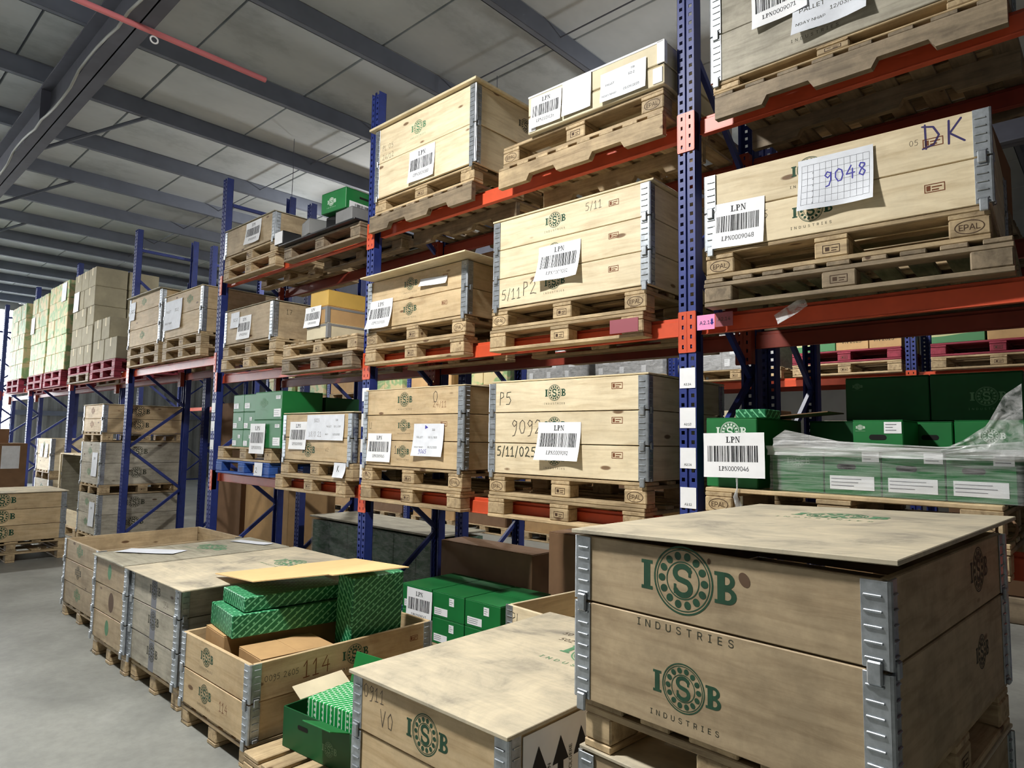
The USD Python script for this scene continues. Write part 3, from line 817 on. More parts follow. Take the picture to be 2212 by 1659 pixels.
c.stamp(1, .95, .11, .07); c.write(1, 'U', .075, .09, .06, 'dark_ink'); c.write(2, '24/11', .86, .05, .045, 'brown_ink'); c.write(2, '0', .86, .085, .085, 'pencil_ink'); c.write(0, '14', .42, .1, .06, 'pencil_ink')
c.lpn(.07, .03, 'LPN0009065', .31, .225, .015, 65)
slip(c.p, (.66, -.004, .09), X3, Z3, .34, .24, [('ISB', .62, .78, .06), ('PALLET', .12, .55, .06), ('SO 1 / 003', .5, .55, .06), ('NGAY NHAP', .08, .25, .05), ('05/11/2025', .5, .25, .06)], .03, extra=[(put2(hand('9065', .03, .05), .08, .02), 'blue_ink'), (put2(tri(Polygon([(0, 0), (.035, .012), (.002, .03)])), .13, .2), 'blue_ink')])
lid('plywood lid on the tan crate marked U', -2.89, -.055, 2.051, 1.2, .99, t=.008)
pallet('lower pallet with a pink sticker hooked over the middle beam under crate LPN0009081', (-1.45, YP, 2.267), .9)
pallet('upper stamped pallet directly under crate LPN0009081', (-1.43, YP, 2.411), .9, stamps=True)
c = Crate('pale three-collar crate marked P 2 with label LPN0009081', (-1.41, -.066, 2.556), rz=.9)
for k in range(3):
    c.logo(k, cx=.52, s=.045); c.stamp(k, .93, .11, .07)
c.write(2, '5/11', .76, .12, .05, 'pencil_ink'); c.write(0, '5/11', .075, .05, .07, 'dark_ink'); c.write(0, 'P2', .26, .06, .09, 'pencil_ink')
c.lpn(.4, .12, 'LPN0009081', .33, .235, .06, 81)
lid('plywood lid with thin pale edge on the P 2 crate', -1.43, -.07, 3.158, 1.25, 1.01, rz=1.1)
solo('beam_sticker', 'pink sticker on the middle beam under crate LPN0009081', 'sticker', bx(-.43, -.24, -.112, -.1065, 2.285, 2.365, .001), 'rose_sticker')
pallet('lower pallet hooked over the middle beam under the crate with the overhanging lid', (-2.91, YP, 2.267), 0)
pallet('upper stamped pallet under the crate with the overhanging lid', (-2.895, YP, 2.411), 0, stamps=True)
c = Crate('tan two-collar crate with a loose overhanging lid in the middle bay', (-2.88, -.064, 2.556), w=1.19, hs=(.2, .2), tone='tan_wood')
for k in range(2):
    c.logo(k, cx=.55, s=.045); c.stamp(k, .93, .1, .06)
c.lpn(.03, .0, 'LPN0009085', .31, .235, .05, 85)
slip(c.p, (.68, -.004, .27), X3, Z3, .31, .06, [], .02, tilt=-.05, label='narrow white paper strip')
lid('loose plywood lid overhanging the front of a tan two-collar crate', -2.83, -.19, 2.959, 1.27, 1.05, rz=-.8)
notched_pallet('grey weathered pallet with notched stringers on the top beam of the middle bay', (-2.91, YP, 3.392), 'old_pallet_wood', 1.25)
pallet('pallet between the grey notched pallet and the top-shelf crate', (-2.85, YP + .01, 3.533), 0, s=.86)
c = Crate('pale top-shelf crate of two tall collars with a split joint', (-2.837, -.064, 3.66), hs=(.3, .3))
c.logo(1, cx=.55, s=.05, mt='faded_green_ink')
c.write(1, 'PL 05', .09, .1, .045); c.write(1, '26/12', .09, .02, .045)
c.logo(1, 'right', .55, .05, 'dark_ink', False); c.logo(0, 'right', .6, .04, 'dark_ink', False)
c.lpn(.46, .02, 'LPN0009088', .31, .26, .02, 88)
lid('thick plywood lid on the top-shelf crate with tall collars', -2.9, -.1, 4.263, 1.3, 1.05, t=.02)
notched_pallet('yellow pallet with notched stringers hooked over the top beam beside the blue upright', (-1.37, YP - .02, 3.385), 'pallet_wood', 1.27)
pallet('stamped pallet under the two flat boxes labelled LPN0009116', (-1.34, YP - .01, 3.526), 0, stamps=True, L=1.24)
p, b = carton('lower flat pale box labelled LPN0009116 on the top shelf', -1.08, -.11, 3.672, 1.0, .9, .115, 'cream_carton', rz=.8)
part(p, 'edge_rail', bx(.93, .99, -.006, 0, .01, .1, .002), 'paper'); part(p, 'edge_rail', bx(.01, .07, -.006, 0, .01, .1, .002), 'paper')
p, b = carton('upper flat pale box with a papered rim on the top shelf', -1.08, -.11, 3.795, 1.0, .9, .13, 'cream_carton', rz=.8)
part(p, 'corner_tape', bx(.955, 1.004, -.004, .03, .0, .132, .002), 'paper'); part(p, 'rim_tape', bx(0, 1, -.004, .02, .12, .1335, .002), 'paper')
lpn_sheet(p, (.03, -.006, -.1), X3, Z3, .25, .21, 'LPN0009116', .012, 116, -.02)
slip(p, (.29, -.006, -.1), X3, Z3, .22, .225, [], .01, label='clear document pouch')
slip(p, (.58, -.006, -.11), X3, Z3, .31, .18, [('ISB', .68, .8, .06), ('PALLET', .12, .52, .07), ('SO 2', .62, .62, .08), ('NGAY NHAP', .05, .15, .07), ('05/09/2025', .52, .17, .08)], .012)

# ================================================================== right bay
pallet('lower cross-boarded pallet on the middle beam under crate LPN0009048', (.155, -.11, 2.3685), 3.2, tone='old_pallet_wood', cross=True, L=1.28)
pallet('upper stamped pallet directly under crate LPN0009048', (.165, -.105, 2.5135), 3.2, stamps=True)
c = Crate('pale two-collar crate marked D K with a big table sheet 9048', (.17, -.108, 2.658), hs=(.2, .205), rz=3.2)
for k in range(2):
    c.logo(k, cx=.51, s=.05); c.stamp(k, .97, .09, .075)
c.write(1, 'DK', .97, .085, .1, 'purple_ink', w=.04); c.write(1, '05', .92, .11, .025, 'pencil_ink'); c.write(0, '5', .29, .12, .04, 'pencil_ink')
c.lpn(.035, .005, 'LPN0009048', .26, .235, .02, 48, tilt=-.02)
slip(c.p, (.462, -.004, .105), X3, Z3, .32, .255, [(t, .2, .1 + .12 * i, .035) for i, t in enumerate('0 7 5 2 4 0'.split())], .045, grid=(.05, .1, .95, .88, 11, 6), extra=[(put2(hand('9048', .062, .045), .12, .11, 1, .06), 'blue_ink')], label='white table sheet with 9048 in blue')
solo('film_scrap', 'torn scrap of clear film hanging from the beam under crate LPN0009048', 'plastic film', move((sheet_mesh(sheet_surface((0, 0, 0), X3, Z3, .16, .06, .03, .5), .16, .06)), (.5, .0, 2.255)), 'crinkled_film', True)
s1 = solo('location_label', 'bright pink label A2.13 on the orange beam beside the blue upright', 'label', bx(.06, .16, -.0055, -.0035, 2.272, 2.352, 0), 'pink_sticker')
tx, w = text('A2.13', .02, fn='', gap=.2); part(s1, 'print', flat((.075, -.0055, 2.3), X3, Z3, tx), 'purple_ink'); part(s1, 'arrow', flat((.145, -.0055, 2.298), X3, Z3, tri(unary_union([sbox(-.005, .008, .005, .03), Polygon([(-.011, .01), (.011, .01), (0, -.004)])]))), 'blue_ink')
s1 = solo('location_label', 'dull rose label A2.14 beside the pink one on the orange beam', 'label', bx(.165, .26, -.0055, -.0035, 2.28, 2.355, 0), 'rose_sticker')
tx, w = text('A2.14', .018, gap=.2); part(s1, 'print', flat((.178, -.0055, 2.31), X3, Z3, tx), 'dark_ink')
notched_pallet('notched pallet on the top beam at the right, under crate LPN0009071', (.2, YP, 3.378), 'old_pallet_wood', 1.25, h=.134)
pallet('pallet between the notched pallet and crate LPN0009071', (.19, YP, 3.5125), 0, s=.43)
c = Crate('greyish top-shelf crate in the right bay with two paper sheets', (.19, -.064, 3.575), hs=(.26, .24, .2, .24), tone='grey_wood')
c.logo(0, cx=.52, s=.06, lift=.02); c.logo(1, cx=.52, s=.06)
c.stamp(0, .95, .1, .07)
c.lpn(.23, .19, 'LPN0009071', .27, .24, .03, 71, tilt=.06)
slip(c.p, (.43, -.006, .065), X3, Z3, .33, .24, [('ISB', .12, .8, .1), ('SO 1', .6, .68, .11), ('PALLET', .1, .48, .1), ('NGAY NHAP', .06, .18, .07), ('12/03/2026', .52, .3, .085)], .05, tilt=.02)

pallet('lower pallet hooked over the bottom beam of the right bay', (.14, YP, 1.16), 0, L=1.24)
pallet('upper stamped pallet under the film-wrapped green cartons', (.125, YP, 1.304), 0, stamps=True, L=1.24)


def green_box(label, x, y, z, w, d, h, rz=0, tone='green_carton', emblem=None, hole=None, tags=(), group=None, tagmt='paper', side_tags=()):
    p, b = carton(label, x, y, z, w, d, h, tone, rz, group)
    if emblem:
        ex, ez, s, mt = emblem
        on_front(b, put2(LOGO, ex * w, ez * h, s), mt, 'printed_emblem'); on_front(b, put2(LOGO_LINE, ex * w, ez * h, s), mt, 'lettering')
    if hole:
        hx, hz, a = hole; on_front(b, rrect(hx * w - a, hz * h - .012, hx * w + a, hz * h + .012, .011), 'black_void', 'hand_hole')
    for i, (x0, z0, x1, z1) in enumerate(tags):
        q = part(b, 'tag', bx(w * x0, w * x1, -.0022, -.0006, h * z0, h * z1, 0), tagmt, label='white printed tag' if i == 0 else None)
        r = np.random.default_rng(abs(int(x * 100)) * 7 + i); lines = unary_union([sbox(w * x0 + .006, h * z0 + t * h * (z1 - z0), w * x0 + .006 + (w * (x1 - x0) - .012) * r.uniform(.5, 1), h * z0 + t * h * (z1 - z0) + .003) for t in (.25, .5, .75)])
        part(q, 'print', flat((0, -.0022, 0), X3, Z3, tri(lines)), 'grey_ink')
    for (y0, z0, y1, z1) in side_tags:
        part(b, 'tag', bx(w + .0006, w + .0022, d * y0, d * y1, h * z0, h * z1, 0), tagmt)
    return p, b


p, b = green_box('green carton behind the label LPN0009046 in the right bay', .105, .0, 1.4485, .27, .62, .355, emblem=(.48, .8, .045, 'white_ink'), hole=(.5, .3, .04))
s = thing('label_card', 'white card label LPN0009046 hanging before a green carton', 'label', (.13, -.07, 1.5))
lpn_sheet(s, (0, 0, 0), X3, Z3, .315, .222, 'LPN0009046', .008, 46, .02)
part(s, 'film_tail', tube([(.17, .0, .0), (.172, -.004, -.05), (.165, -.008, -.09), (.178, -.004, -.13), (.172, 0, -.16)], [.006, .004, .012, .017, .01], 8), 'crinkled_film', True, label='twisted clear film tail')
p, b = carton('small patterned green box on top of the green carton behind label LPN0009046', .22, .1, 1.8045, .16, .2, .05, 'pattern_carton', seam=False)
for i, x in enumerate((.45, .69, .93, 1.17)):
    green_box(f'{("first", "second", "third", "fourth")[i]} film-wrapped green carton from the left in the bottom row of the right bay', x, .0, 1.4485, .237, .45, .205, tone='green_carton', emblem=(.5, .72, .03, 'faded_white_ink') if i == 0 else None, hole=None if i == 0 else (.4, .62, .04), tags=() if i == 0 else ((.1, .12, .88, .42), (.68, .74, .97, .96)))
green_box('green carton with a hand hole standing on the film-wrapped row', .8, .06, 1.654, .205, .29, .135, emblem=(.15, .75, .011, 'white_ink'), hole=(.5, .42, .035), tags=((.63, .55, .97, .93), (.1, .0, .85, .07)))
green_box('green carton with a dark hand hole behind the front ones at the right', .94, .36, 1.654, .2, .36, .135, hole=(.55, .45, .035))
green_box('green carton with a white emblem beside the crumpled film', 1.15, .34, 1.654, .27, .36, .14, emblem=(.5, .5, .028, 'white_ink'))
green_box('deep green carton with a faded emblem, topmost at the back of the right bay', 1.02, .56, 1.799, .37, .36, .23, tone='deep_green_carton', emblem=(.62, .5, .04, 'faded_white_ink'))
green_box('deep green carton left of the topmost one at the back of the right bay', .63, .56, 1.799, .385, .36, .23, tone='deep_green_carton', emblem=(.15, .8, .014, 'faded_white_ink'))
green_box('deep green carton below the topmost ones, behind the hand-hole carton', .46, .5, 1.4485, .44, .42, .35, tone='deep_green_carton')
carton('deep green carton filling the right rear of the wrapped load', 1.455, .2, 1.4485, .3, .6, .34, 'deep_green_carton')
p = solo('cardboard_flap', 'loose brown cardboard sheet lying slanted over the green cartons', 'cardboard', move(bx(0, .42, 0, .27, 0, .006, .001), (.19, .33, 1.8055), ry=-.08), 'dark_cardboard')


def film_band(name, label, pts, z0, z1, mt, amp, nz=10, seed=0, cat='plastic film', top=None):
    """A band of film following a path in plan, wrinkled."""
    pts = np.array(pts, float); seg = np.linalg.norm(np.diff(pts, axis=0), axis=1); s = np.r_[0, np.cumsum(seg)]
    t = np.arange(0, s[-1], .012); xy = np.stack([np.interp(t, s, pts[:, i]) for i in (0, 1)], 1); d = np.gradient(xy, axis=0); nrm = np.stack([d[:, 1], -d[:, 0]], 1) / np.linalg.norm(d, axis=1)[:, None]
    n, V = len(t), []
    for j in range(nz):
        q = j / (nz - 1); zz = z0 + (z1 - z0) * q if top is None else z0 + (np.interp(t, top[0], top[1]) - z0) * q
        P3 = np.stack([t * 3 + seed, np.full(n, q * (z1 - z0) * 60), np.full(n, seed * 1.7)], 1)
        a = amp * (meshkit.fbm(P3, 3, seed) - .3)
        V.append(np.c_[xy + nrm * a[:, None], np.broadcast_to(zz, (n,))])
    V = np.vstack(V); F = np.array([x for j in range(nz - 1) for i in range(n - 1) for k in [j * n + i] for x in ([k, k + 1, k + n + 1], [k, k + n + 1, k + n])])
    return solo(name, label, cat, (V, F), mt, True)


film_band('stretch_wrap', 'clear stretch film around the bottom row of green cartons', [(.44, .5), (.44, -.012), (1.43, -.012), (1.43, .4)], 1.451, 1.66, 'stretch_film', .01, 14, 3)
film_band('film_roll_edge', 'bunched band of clear film along the top of the wrapped row', [(.44, .2), (.435, -.022), (.8, -.03), (1.1, -.03), (1.44, -.022)], 1.62, 1.665, 'bunched_film', .03, 8, 5)
film_band('film_skirt', 'loose grey film standing up behind the bunched band', [(.46, -.01), (.8, -.015), (1.2, -.012), (1.44, -.01)], 1.655, 1.72, 'bunched_film', .02, 8, 9, top=([0, .06, .3, .7, .98], [1.7, 1.742, 1.69, 1.672, 1.70]))
film_band('torn_film', 'crumpled clear film rising over the right end of the wrapped row', [(1.16, -.03), (1.3, -.04), (1.44, -.03)], 1.64, 1.9, 'crinkled_film', .05, 16, 11, top=([0, .08, .16, .22, .285], [1.66, 1.7, 1.76, 1.88, 1.93]))

# ================================================================== left bay
pallet('blue painted pallet on the bottom beam of the left bay', (-5.66, YP, 1.26), 0, tone='blue_pallet_paint')
pallet('bare pallet on top of the blue painted pallet', (-5.63, YP, 1.404), 0)
slip(thing('paper_note', 'white note marked 2 on the blue pallet', 'paper', (-4.75, -.0655, 1.27)), (0, 0, 0), X3, Z3, .17, .13, [], .006, extra=[(put2(hand('2', .05), .03, .03), 'dark_ink')])
gy = -.06
for r_ in range(3):
    for q in range(2):
        green_box(f'green carton with white tags, {("lower", "middle", "upper")[r_]} tier, {("leftmost", "second")[q]} of the left bay stack', -5.3 + .25 * q, gy, 1.549 + .183 * r_, .247, .44, .182, tags=((.05, .08, .4, .36), (.55, .5, .75, .7)) if r_ < 2 else ((.05, .2, .5, .5),), side_tags=())
for r_ in range(2):
    green_box(f'green carton with a pale emblem, {("lower", "upper")[r_]} of two right of the tagged cartons', -4.79, gy - .01, 1.549 + .28 * r_, .55, .44, .279, emblem=(.33, .6, .045, 'faded_white_ink'), tags=((.72, .1, .97, .38), (.78, .72, .94, .84)))
carton('deep green carton in shade behind the left bay stack', -4.7, .42, 1.549, .44, .4, .52, 'deep_green_carton')
s = thing('label_card', 'bar code label hanging on the green cartons of the left bay', 'label', (-4.83, -.085, 1.49)); lpn_sheet(s, (0, 0, 0), X3, Z3, .31, .3, 'LPN0009056', .01, 56)
pallet('lower pallet hooked over the bottom beam beside the blue pallet', (-4.33, YP, 1.16), 0)
pallet('upper pallet under the crate with a large paper in the left bay', (-4.23, YP, 1.304), 0)
c = Crate('tan crate with a large white paper and label in the left bay, bottom level', (-4.2, -.064, 1.45), w=1.14, hs=(.21, .215), tone='tan_wood')
c.logo(0, cx=.46, s=.06, lift=-.01); c.write(0, '62', .75, .09, .035, 'dark_ink')
c.lpn(.13, .1, 'LPN0009050', .3, .255, .015, 50)
slip(c.p, (.44, -.006, .19), X3, Z3, .6, .225, [('PALLET', .55, .5, .07), ('SO 1 / 009', .74, .5, .07), ('NGAY', .52, .2, .06), ('12/11/2025', .72, .2, .07), ('ISB', .78, .75, .07)], .012, extra=[(put2(hand('5025', .03, .04), .12, .16), 'pencil_ink'), (put2(hand('U8/0 21', .045, .03), .05, .03), 'pencil_ink')])
lid('plywood lid jutting to the right on the left bay crate with the large paper', -4.2, -.07, 1.8795, 1.17, 1.0, t=.01)
slip(thing('paper_note', 'crumpled white note on the pallet corner beside the blue upright', 'paper', (-3.3, -.0655, 1.325)), (0, 0, 0), X3, Z3, .18, .125, [], .02, extra=[(put2(hand('K', .05), .05, .05), 'dark_ink')], corner=.02)

pallet('lower pallet on the middle beam of the left bay, left side', (-5.66, YP, 2.367), 0)
pallet('upper pallet under the brown crate in the left bay, middle level', (-5.63, YP, 2.512), 0)
c = Crate('brown crate with dark corner hinges in the left bay, middle level', (-5.6, -.064, 2.66), w=1.08, hs=(.37,), tone='brown_wood')
c.lpn(.33, .03, 'LPN0009060', .3, .25, .02, 60); slip(c.p, (.16, -.004, .17), X3, Z3, .2, .17, [('SO 2', .3, .4, .2)], .01)
c.write(0, '17', .15, .25, .05, 'dark_ink', 'right')
lid('plywood lid on the brown crate in the left bay, middle level', -5.6, -.07, 3.034, 1.09, 1.0, 'grey_lid', t=.008)
pallet('lower grey pallet hooked over the middle beam of the left bay, right side', (-4.3, YP, 2.267), 0, tone='old_pallet_wood')
pallet('upper pallet under the stack of small boxes in the left bay', (-4.285, YP, 2.411), 0, cross=True, L=1.25)
p, b = carton('cream box with dark tape edges, lowest of the small stack in the left bay', -3.84, -.07, 2.556, .36, .5, .135, 'cream_carton')
part(p, 'tape', bx(-.002, .362, -.002, .502, .11, .128, 0), 'grey_carton'); part(p, 'tape', bx(.33, .364, -.003, .03, .0, .13, 0), 'grey_carton')
p, b = carton('tan box with grey taped edges in the middle of the small stack', -3.83, -.07, 2.692, .33, .45, .16, 'cardboard')
part(p, 'tape', bx(-.002, .332, -.002, .452, .13, .15, 0), 'grey_carton'); part(p, 'tape', bx(.3, .334, -.003, .03, 0, .15, 0), 'grey_carton'); lpn_sheet(p, (-.03, -.005, -.02), X3, Z3, .27, .19, 'LPN0009055', .02, 55)
carton('plain yellow box on top of the small stack in the left bay', -3.81, -.06, 2.853, .3, .4, .145, 'yellow_carton')

pallet('lower pallet hooked over the top beam of the left bay', (-5.72, YP, 3.39), 0)
pallet('upper pallet under the carton-like crate on the top shelf of the left bay', (-5.7, YP, 3.535), 0, s=.9)
c = Crate('brown crate with a bar code label on the top shelf of the left bay', (-5.7, -.064, 3.67), w=1.14, hs=(.29,), tone='brown_wood')
c.lpn(.52, .04, 'LPN0009070', .34, .24, .03, 70)
lid('crumpled brown board on the top-shelf crate of the left bay', -5.7, -.08, 3.962, 1.15, 1.0, 'grey_lid', t=.008)
pallet('old grey pallet with loose boards on the top beam of the left bay', (-4.35, YP, 3.39), 0, tone='old_pallet_wood', L=1.3)
solo('plastic_sheet', 'black sheet lying over the old grey pallet of the top shelf', 'sheet', bx(-4.36, -3.05, -.12, .8, 3.536, 3.552, .003), 'dark_plastic')
p, b = carton('small black box with a white front on the top shelf of the left bay', -4.42, -.13, 3.553, .16, .2, .13, 'dark_plastic'); part(b, 'label_front', bx(.005, .155, -.003, -.001, .004, .125, 0), 'paper')
carton('grey box with a slanting side on the top shelf of the left bay', -3.99, -.08, 3.553, .23, .3, .145, 'grey_carton', rz=-14)
carton('dark grey box beneath the green carton on the top shelf', -3.66, -.02, 3.553, .22, .35, .145, 'dark_plastic')
carton('grey box with a pale edge beneath the green carton on the top shelf', -3.44, -.06, 3.553, .26, .4, .145, 'grey_carton')
p, b = green_box('small green carton with a white emblem alone on the top shelf of the left bay', -3.62, -.1, 3.699, .36, .36, .19, rz=4, emblem=(.42, .5, .035, 'white_ink'))
part(b, 'tag', bx(.3606, .363, .04, .3, .01, .075, 0), 'paper'); part(b, 'hand_hole', bx(.3606, .362, .15, .25, .12, .138, 0), 'black_void'); part(b, 'bar_code', flat((.3632, .1, .02), Y3, Z3, barcode(.16, .04, 5)), 'black_ink')

# ================================================================== far bays of the front row
pallet('lower pallet of the left of two crates in the first far bay', (-8.78, YP, ZF + .001), 0)
pallet('upper pallet of the left of two crates in the first far bay', (-8.78, YP, ZF + .146), 0)
c = Crate('tan crate with a small paper, left of two in the first far bay', (-8.78, -.06, ZF + .292), w=1.2, hs=(.24, .24, .22), tone='tan_wood')
slip(c.p, (.03, -.004, .38), X3, Z3, .22, .26, [('SO 1', .3, .4, .2)], .01)
c.logo(2, cx=.55, s=.05, mt='faded_green_ink', line=False); c.logo(0, cx=.55, s=.05, mt='faded_green_ink', line=False)
lid('plywood lid on the left of two crates in the first far bay', -8.82, -.1, 3.594, 1.28, 1.02, 'grey_lid', t=.014)
pallet('lower pallet of the right of two crates in the first far bay', (-7.44, YP, ZF + .001), 0)
pallet('upper pallet of the right of two crates in the first far bay', (-7.44, YP, ZF + .146), 0)
c = Crate('tan crate with a wide paper, right of two in the first far bay', (-7.44, -.06, ZF + .292), w=1.18, hs=(.28, .27), tone='tan_wood')
slip(c.p, (.04, -.004, .1), X3, Z3, .55, .38, [('PALLET', .1, .6, .08), ('SO 2', .6, .6, .1), ('NGAY NHAP', .1, .2, .07)], .02)
c.logo(1, cx=.8, s=.05, mt='faded_green_ink', line=False)
lid('lid on the right of two crates in the first far bay', -7.45, -.07, 3.444, 1.2, 1.0, t=.01)

_ct = {}
TIER = ('bottom', 'second', 'third', 'fourth', 'fifth')


def far_carton(label, group, x, y, z, w, d, h, mt):
    """Cartons of the far stacks: one mesh each, copied."""
    key = (w, d, h, mt)
    if key not in _ct:
        p = thing('carton', label, 'box', (x, y, z), group=group); part(p, 'body', join(bx(0, w, 0, d, 0, h, .008)), mt)
        part(p, 'tape', bx(w / 2 - .025, w / 2 + .025, -.0015, 0, h * .6, h, 0), 'cream_carton'); _ct[key] = p
        return p
    return copy(_ct[key], label, (x, y, z), group=group)


def far_stack(which, x0, x1, tiers, h, mt, z0, tone, y0=-.05, d=.98, base=True, nd=2, missing=()):
    if base:
        pallet(f'lower pallet under the {which}', (x0 - .02, y0 - .01, ZF - .1), 0, tone=tone)
        pallet(f'upper pallet under the {which}', (x0 - .01, y0 - .01, ZF + .044), 0, tone='red_pallet_paint')
    r = np.random.default_rng(int(abs(x0) * 100))
    lab = {"tan_green_print": "tan green printed", "dull_carton": "dull brown", "cardboard": "plain brown"}[mt]
    for t in range(tiers):
        n = 3 if (t + (tiers % 2)) % 2 else 2; w = round((x1 - x0) / n - .008, 3)
        for i in range(n):
            for q in range(nd):
                if (t, i) in missing:
                    continue
                far_carton(f'{lab} carton, {TIER[t]} tier {("left", "right") [i] if n == 2 else ("left", "middle", "right")[i]}, {("front", "back")[q]}, of the {which}', f'cartons of the {which}', x0 + i * (w + .008) + r.uniform(0, .006), y0 + q * (d / nd) + r.uniform(0, .012), z0 + t * (h + .001), w, round(d / nd - .02, 3), h, mt)


zc = ZF + .19
far_stack('low far stack', -10.5, -9.34, 2, .34, 'dull_carton', zc, 'red_pallet_paint', missing=((1, 2), (0, 5)))
far_stack('tallest far stack', -11.78, -10.58, 5, .322, 'dull_carton', zc, 'old_pallet_wood')
far_stack('third far stack', -13.44, -12.14, 5, .325, 'tan_green_print', zc, 'red_pallet_paint')
far_stack('second far stack', -14.76, -13.56, 5, .315, 'tan_green_print', zc, 'red_pallet_paint')
far_stack('leftmost far stack', -16.7, -15.36, 5, .322, 'tan_green_print', zc, 'red_pallet_paint')
for x, z, n in ((-12.55, 4.05, 'third'), (-14.75, 3.65, 'second'), (-11.72, 3.75, 'tallest')):
    slip(thing('paper_note', f'white paper taped to the {n} stack on the far shelf', 'paper', (x, -.056, z)), (0, 0, 0), X3, Z3, .3, .34, [], .006)

# floor stack of three crates in the first far bay
for q, (zb, hs) in enumerate(((0.0, (.3, .3)), (.746, (.32, .32)), (1.532, (.21, .21)))):
    nm = ('lowest', 'middle', 'topmost')[q]
    pallet(f'pallet under the {nm} crate of the three-crate floor stack', (-10.52 + 1.0, -.1, zb + .001), 90, D=1.0, L=1.2)
    c = Crate(f'{nm} crate of the three-crate floor stack behind the open braced frame', (-10.52, -.1, zb + .146), w=.98, d=1.2, hs=hs, tone='grey_wood' if q < 2 else 'tan_wood')
    for k in range(2):
        c.logo(k, 'front', .45, .05, 'faded_green_ink' if q < 2 else 'brown_ink', False); c.logo(k, 'right', .5, .075, 'dark_ink', False)
    if q < 2:
        slip(c.p, (.6, -.004, .12), X3, Z3, .26, .36, [('LPN', .3, .7, .1)], .01)
lid('lid on the topmost crate of the three-crate floor stack', -10.53, -.11, 2.1, 1.0, 1.22, t=.01)
# second floor stack further along
for q, (zb, hs) in enumerate(((0.0, (.34, .34)), (.83, (.29, .29)))):
    nm = ('lower', 'upper')[q]
    pallet(f'pallet under the {nm} crate of the pale floor stack further along', (-13.35 + 1.0, -.1, zb + .001), 90, D=1.0)
    c = Crate(f'{nm} pale crate of the floor stack further along the rack', (-13.35, -.1, zb + .146), w=1.0, d=1.2, hs=hs)
    c.logo(1, 'front', .5, .06, 'faded_green_ink', False)
    for x_ in (.3, .62):
        slip(c.p, (x_, -.004, .12 + .12 * q), X3, Z3, .2, .24, [('SO 1', .3, .4, .2)], .012)
pallet('pallet under the open-fronted crate between the floor stacks', (-11.78, -.1, .001), 0, D=1.0)
t = thing('open_front_crate', 'open-fronted crate holding green sacks between the floor stacks', 'crate', (-11.755, -.08, .146))
part(t, 'board', bx(0, 1.15, 0, .02, 0, .26), 'pale_wood_x'); part(t, 'board', bx(0, .02, .022, .96, 0, 1.15), 'grey_wood_y'); part(t, 'board', bx(1.13, 1.15, .022, .96, 0, 1.15), 'grey_wood_y'); part(t, 'board', bx(0, 1.15, .962, .98, 0, 1.15), 'grey_wood_x'); part(t, 'board', bx(-.01, 1.16, -.01, .98, 1.152, 1.17), 'pale_wood_x'); part(t, 'post', bx(0, .06, -.02, -.001, .0, 1.15), 'pale_wood_y')
sk = meshkit.arrays(trimesh.creation.icosphere(3, 1.0)); sv = sk[0] * [.3, .3, .34] * (1 + .25 * (meshkit.fbm(sk[0] * 2 + 3, 3, 4) - .5))[:, None]
solo('sack', 'bulging deep green sack in the open-fronted crate', 'sack', (sv + [-11.05, .35, .5], sk[1]), 'deep_green_carton', True)
solo('paper_bag', 'white paper package beside the green sack', 'package', move(bx(0, .3, 0, .2, 0, .4, .05), (-11.66, .3, .15)), 'paper')

# big three-collar crate lying across the aisle, and brown boxes behind it
pallet('pallet under the broad crate across the aisle at the left edge', (-9.8, -1.865, .001), 0, D=1.22, L=1.0)
pallet('second pallet under the broad crate across the aisle', (-9.8, -1.865, .1455), 0, D=1.22, L=1.0, s=.8)
c = Crate('broad three-collar crate with green emblems across the aisle at the left edge', (-9.8, -1.88, .265), w=1.0, d=1.2, hs=(.205, .205, .205), tone='tan_wood')
for k in range(3):
    c.logo(k, 'right', .5, .075, 'green_ink', False)
lid('dusty plywood lid on the broad crate across the aisle', -9.82, -1.9, .881, 1.04, 1.24, 'plywood_lid')
pallet('pallet under the large brown box by the aisle', (-13.1, -1.75, .001), 0, D=1.22, L=1.1)
p, b = carton('large dark brown box with a pale paper behind the broad crate', -13.05, -1.72, .65, 1.05, 1.2, .82, 'dark_cardboard'); part(b, 'paper_slip', bx(1.0505, 1.053, .85, 1.1, .4, .78, 0), 'slip_paper')
carton('brown box carrying the large dark brown box by the aisle', -13.06, -1.72, .146, 1.06, 1.2, .5, 'dark_cardboard')
carton('smaller brown box on top of the large dark brown box', -13.0, -1.7, 1.471, .8, .95, .24, 'dark_cardboard')

# ================================================================== back-to-back row
for x0, w, h, nm, mt in ((-8.75, 1.1, 2.0, 'tall dark brown', 'dark_cardboard'), (-7.5, 1.2, 1.5, 'broad brown', 'cardboard'), (-1.5, 1.2, 1.0, 'broad dark', 'dark_cardboard')):
    pallet(f'pallet under the {nm} box on the floor of the back-to-back row', (x0 - .01, 1.16, .001), 0, D=.76)
    carton(f'{nm} box on the floor of the back-to-back row', x0, 1.18, .146, w, .7, h, mt)
for i, x0 in enumerate((-5.75, -4.5)):
    pallet(f'{("left", "right")[i]} pallet under the film-wrapped floor load behind the left bay', (x0, 1.16, .001), 0, D=.76)
    for q in range(3):
        carton(f'deep green carton in black film, {("left", "middle", "right")[q]} of the {("left", "right")[i]} floor load behind the left bay', x0 + .03 + .38 * q, 1.2, .146, .37, .6, .5, 'deep_green_carton')
    film_band('black_wrap', f'dark film around the {("left", "right")[i]} floor load behind the left bay', [(x0 + .02, 1.8), (x0 + .02, 1.185), (x0 + 1.18, 1.185), (x0 + 1.18, 1.8)], .148, .66, 'black_film', .012, 8, 20 + i)
lid('dusty grey board lying on the film-wrapped floor loads behind the left bay', -5.75, 1.17, .68, 2.4, .68, 'grey_lid', t=.02)
